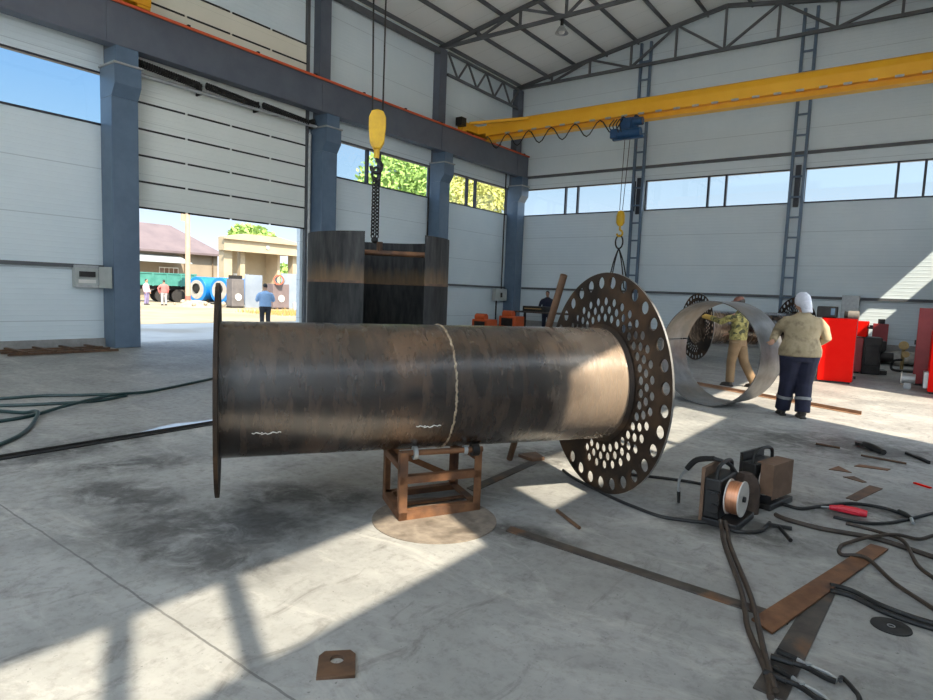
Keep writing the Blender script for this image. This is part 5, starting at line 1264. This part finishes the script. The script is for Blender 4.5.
# utility pole
t = thing('utility_pole', 'pale utility pole standing in the yard before the green trailer', 'pole', (-43.7, 24.3, gz))
obj('shaft', MB().cyl((-43.7, 24.3, gz), (-43.7, 24.3, 6.75), .19, .17, n=14), POLEM, t, smooth=True)
obj('painted_foot', MB().cyl((-43.7, 24.3, gz), (-43.7, 24.3, .5), .196, n=14), mat('red_brown_paint', (.33, .12, .09), rough=.8), t, smooth=True)
obj('bracket', MB().box(-43.9, -43.8, 23.9, 24.3, 5.9, 6.5), POLEM, t)
# green trailer
t = thing('trailer', 'dark green flat trailer parked beyond the yard', 'trailer', (-49, 25.2, gz), R(0))
ax_ = Vector((1.2, 4.2, 0)).normalized(); o_ = Vector((-50.6, 21.4, 0)); si = Vector((ax_.y, -ax_.x, 0))
def tb(mb, a0, a1, s0, s1, z0, z1):
    vs = [o_ + ax_ * a + si * s + UP * z for z in (z0, z1) for s in (s0, s1) for a in (a0, a1)]
    return mb.add(vs, [(0, 2, 3, 1), (4, 5, 7, 6), (0, 1, 5, 4), (2, 6, 7, 3), (0, 4, 6, 2), (1, 3, 7, 5)])
obj('side_boards', tb(MB(), 0, 6.4, -1.2, 1.2, 1.15, 2.05), TRUCKG, t)
obj('top_rail', tb(MB(), -.05, 6.45, -1.25, 1.25, 2.05, 2.15), TRUCKG, t)
for i in range(7): obj('stake', tb(MB(), .1 + i * 1.02, .22 + i * 1.02, 1.2, 1.26, 1.1, 2.1), TRUCKG, t)
obj('chassis', tb(MB(), .2, 6.2, -.6, .6, .85, 1.15), BLACKM, t)
for a in (3.9, 5.1):
    for s in (-.95, .95):
        c_ = o_ + ax_ * a + si * s + UP * (gz + .5); obj('wheel', MB().cyl(c_ - si * .16, c_ + si * .16, .5, n=22), DARK, t, smooth=True)
obj('landing_leg', tb(MB(), 1.6, 1.75, .5, .62, gz, .9), BLACKM, t)
# blue tanks
def tank(px, py, label, L=3.3, r=.98):
    t = thing('blue_tank', label, 'tank', (px, py, gz)); d = Vector((-.22, .97, 0)).normalized(); c = Vector((px, py, gz + r + .12))
    obj('shell', MB().lathe([(0.55, 0), (r, 0), (r + .02, .02), (r + .02, L - .02), (r, L), (0, L)], o=c, ax=d, n=40), TANKB, t, smooth=True)
    obj('end_plate', MB().lathe([(.30, -.02), (.74, -.02), (.74, .01), (.30, .01)], o=c, ax=d, n=36, closedprof=True), TANKE, t)
    obj('manhole', MB().lathe([(.30, -.10), (.36, -.10), (.36, .01), (.30, .01)], o=c - Vector((0, 0, -.12)), ax=d, n=24, closedprof=True).lathe([(0, -.03), (.3, -.03)], o=c + UP * .12, ax=d, n=20), BLACKM, t)
    for a in (.5, L - .5):
        q = MB(); s_ = Vector((d.y, -d.x, 0)); p = c + d * a
        q.bar(p - s_ * .7 + UP * -(r - .12), p + s_ * .7 + UP * -(r - .12), .2, .5); obj('saddle', q, BLACKM, t)
    return t
tank(-44.0, 27.0, 'blue steel tank lying in the yard, the one nearer the grey casings')
tank(-46.2, 26.4, 'blue steel tank lying in the yard, the one nearer the pole')
# grey boiler casings and pale panels
def yard_boiler(x, y, w_, h, label, tint, pipe=False):
    t = thing('boiler_casing', label, 'boiler', (x, y, gz))
    obj('casing', MB().box(x - .7, x, y - w_ / 2, y + w_ / 2, gz + .1, h), tint, t, bevel=.03)
    obj('skid', MB().box(x - .7, x, y - w_ / 2, y + w_ / 2, gz, gz + .1), BLACKM, t)
    obj('round_hatch', MB().cyl((x, y, gz + .75), (x + .05, y, gz + .75), .24, n=20), WINW, t)
    if pipe:
        d_ = Vector((.75, -.66, 0))
        q = MB(); q.lathe([(.33, 0), (.33, 1.5), (.26, 1.5), (.26, 0)], o=Vector((x - .5, y + .25, h + .28)) - d_ * .5, ax=d_, n=24, closedprof=True); obj('flue_pipe', q, GALV, t, smooth=True)
        q = MB(); q.lathe([(.26, 1.46), (.36, 1.46), (.36, 1.52), (.26, 1.52)], o=Vector((x - .5, y + .25, h + .28)) - d_ * .5, ax=d_, n=24, closedprof=True); obj('flue_collar', q, mat('rust_red_collar', (.40, .09, .05), rough=.7), t, smooth=True)
    else:
        obj('top_box', MB().box(x - .6, x - .1, y - w_ / 2 + .1, y + w_ / 2 - .1, h, h + .25), BLACKM, t)
yard_boiler(-38.5, 25.05, .95, 1.85, 'grey boiler casing right beside the blue tank', GREYB)
yard_boiler(-36.6, 27.2, 1.35, 1.62, 'reddish grey boiler casing with a flue on top, behind the man', mat('reddish_grey_casing', (.14, .105, .105), (.17, .13, .13), scale=2, rough=.6), True)
obj('fence_panel', MB().box(-39.2, -39.1, 26.0, 27.4, gz, 2.2), FENCEM, loc=(-39.15, 26.6, gz), label='pale blue-grey fence panel between the two boiler casings', cat='fence panel')
obj('fence_panel', MB().box(-37.9, -37.8, 28.1, 31.4, gz, 2.4), FENCEM, loc=(-37.55, 29, gz), label='pale blue-grey fence panel at the right jamb of the open door', cat='fence panel')
obj('wash_basin', MB().lathe([(0, .0), (.3, 0), (.34, .5), (.32, .5), (.28, .06), (0, .06)], o=(-36.4, 28.45, gz), n=20), WINW, loc=(-36.4, 28.45, gz), smooth=True, label='white tub standing by the reddish casing behind the man', cat='tub')
# sand heap, dry grass
hp_ = MB(); random.seed(11)
hp_.loft([((-40.0, 22.9, gz), 1.5, 1.2), ((-40.1, 22.9, gz + .22), 1.1, .9), ((-40.1, 22.9, gz + .40), .6, .5), ((-40.1, 22.9, gz + .46), .1, .1)], 18)
for i in range(22): hp_.ball((-40 + random.uniform(-1.4, 1.4), 22.9 + random.uniform(-1.1, 1.1), gz + random.uniform(.05, .3)), random.uniform(.08, .22), 6, 4)
obj('rubble_pile', hp_, mat('pale_rubble', (.36, .30, .22), (.28, .23, .17), scale=3, rough=.95), loc=(-40, 22.9, gz), label='pale heap of earth and rubble before the pole and tanks', cat='rubble', kind='stuff')
def leaves(cs, n, size, seed):
    rn = random.Random(seed); mb = MB()
    for _ in range(n):
        c, r = rn.choice(cs); d = Vector((rn.gauss(0, 1), rn.gauss(0, 1), rn.gauss(0, 1))).normalized()
        p = Vector(c) + Vector((d.x * r[0], d.y * r[1], d.z * r[2])) * (rn.random() ** .4)
        a = Vector((rn.gauss(0, 1), rn.gauss(0, 1), rn.gauss(0, 1))).normalized(); b = a.orthogonal().normalized(); s = size * rn.uniform(.6, 1.3)
        mb.add([p - a * s, p + b * s * .45, p + a * s, p - b * s * .45], [(0, 1, 2, 3)])
    return mb
def tree(x, y, h, cs, n, size, mt, label, seed):
    t = thing('tree', label, 'tree', (x, y, gz))
    obj('foliage', leaves(cs, n, size, seed), mt, t)
    tr = MB().tube([(x, y, gz), (x + .1, y, h * .3), (x, y + .1, h * .75)], [.25, .2, .09], 10)
    for a in range(5): tr.tube([(x, y, h * (.35 + .06 * a)), (x + 1.4 * math.cos(a * 1.3), y + 1.4 * math.sin(a * 1.3), h * (.5 + .07 * a))], [.10, .04], 7)
    obj('trunk', tr, BARK, t, smooth=True)
tree(-24.5, 26.0, 9.5, [((-24.5, 25.6, 7.4), (1.9, 2.3, 1.9)), ((-24.2, 27.4, 7.0), (1.9, 2.2, 2.2)), ((-24.8, 24.4, 6.6), (1.5, 1.4, 1.2)), ((-24.6, 28.4, 7.4), (1.6, 1.3, 2.0)), ((-24.5, 26.5, 8.6), (1.5, 1.8, 1.2))], 5200, .17, LEAF, 'bright green tree outside, behind the hanging chain', 1)
tree(-25.0, 34.5, 9.5, [((-25, 33.0, 7.6), (2, 2.6, 2.4)), ((-25, 36.0, 7.2), (2, 2.6, 2.6)), ((-25, 34.5, 8.6), (2, 2.6, 1.6)), ((-25, 31.9, 6.8), (1.5, 1.4, 1.6))], 6500, .17, LEAFY, 'yellow-green tree outside, behind the left window nearest the corner', 2)
tree(-72, 49.0, 8.5, [((-72, 48.5, 8.0), (2.2, 2.6, 1.3)), ((-72, 50.5, 7.4), (2.0, 2.0, 1.2)), ((-72, 47.2, 7.3), (1.8, 1.8, 1.1))], 1500, .38, LEAF, 'round green treetop rising behind the cream gatehouse', 3)
tree(-64, 45.5, 4.5, [((-64, 44.5, 2.4), (2.2, 2.6, 2.0)), ((-64, 47.5, 2.2), (2.2, 2.6, 2.0)), ((-64, 50.0, 2.2), (2.2, 2.0, 2.0))], 1800, .32, LEAF, 'low green tree seen through the open portico', 4)
gr = MB(); rn = random.Random(5)
for _ in range(900):
    x = -31 + rn.uniform(-2.2, 2.2); y = 23.2 + rn.uniform(-1.8, 2.2); h = rn.uniform(.08, .34); a = rn.uniform(0, 6.28)
    gr.add([(x, y, gz), (x + .05 * math.cos(a), y + .05 * math.sin(a), gz), (x + rn.uniform(-.1, .1), y + rn.uniform(-.1, .1), gz + h)], [(0, 1, 2)])
obj('dry_grass', gr, mat('dry_grass', (.34, .30, .08), (.50, .26, .10), scale=2, rough=.9), loc=(-31, 23.2, gz), label='patch of dry orange-green grass by the right door jamb', cat='grass', kind='stuff')
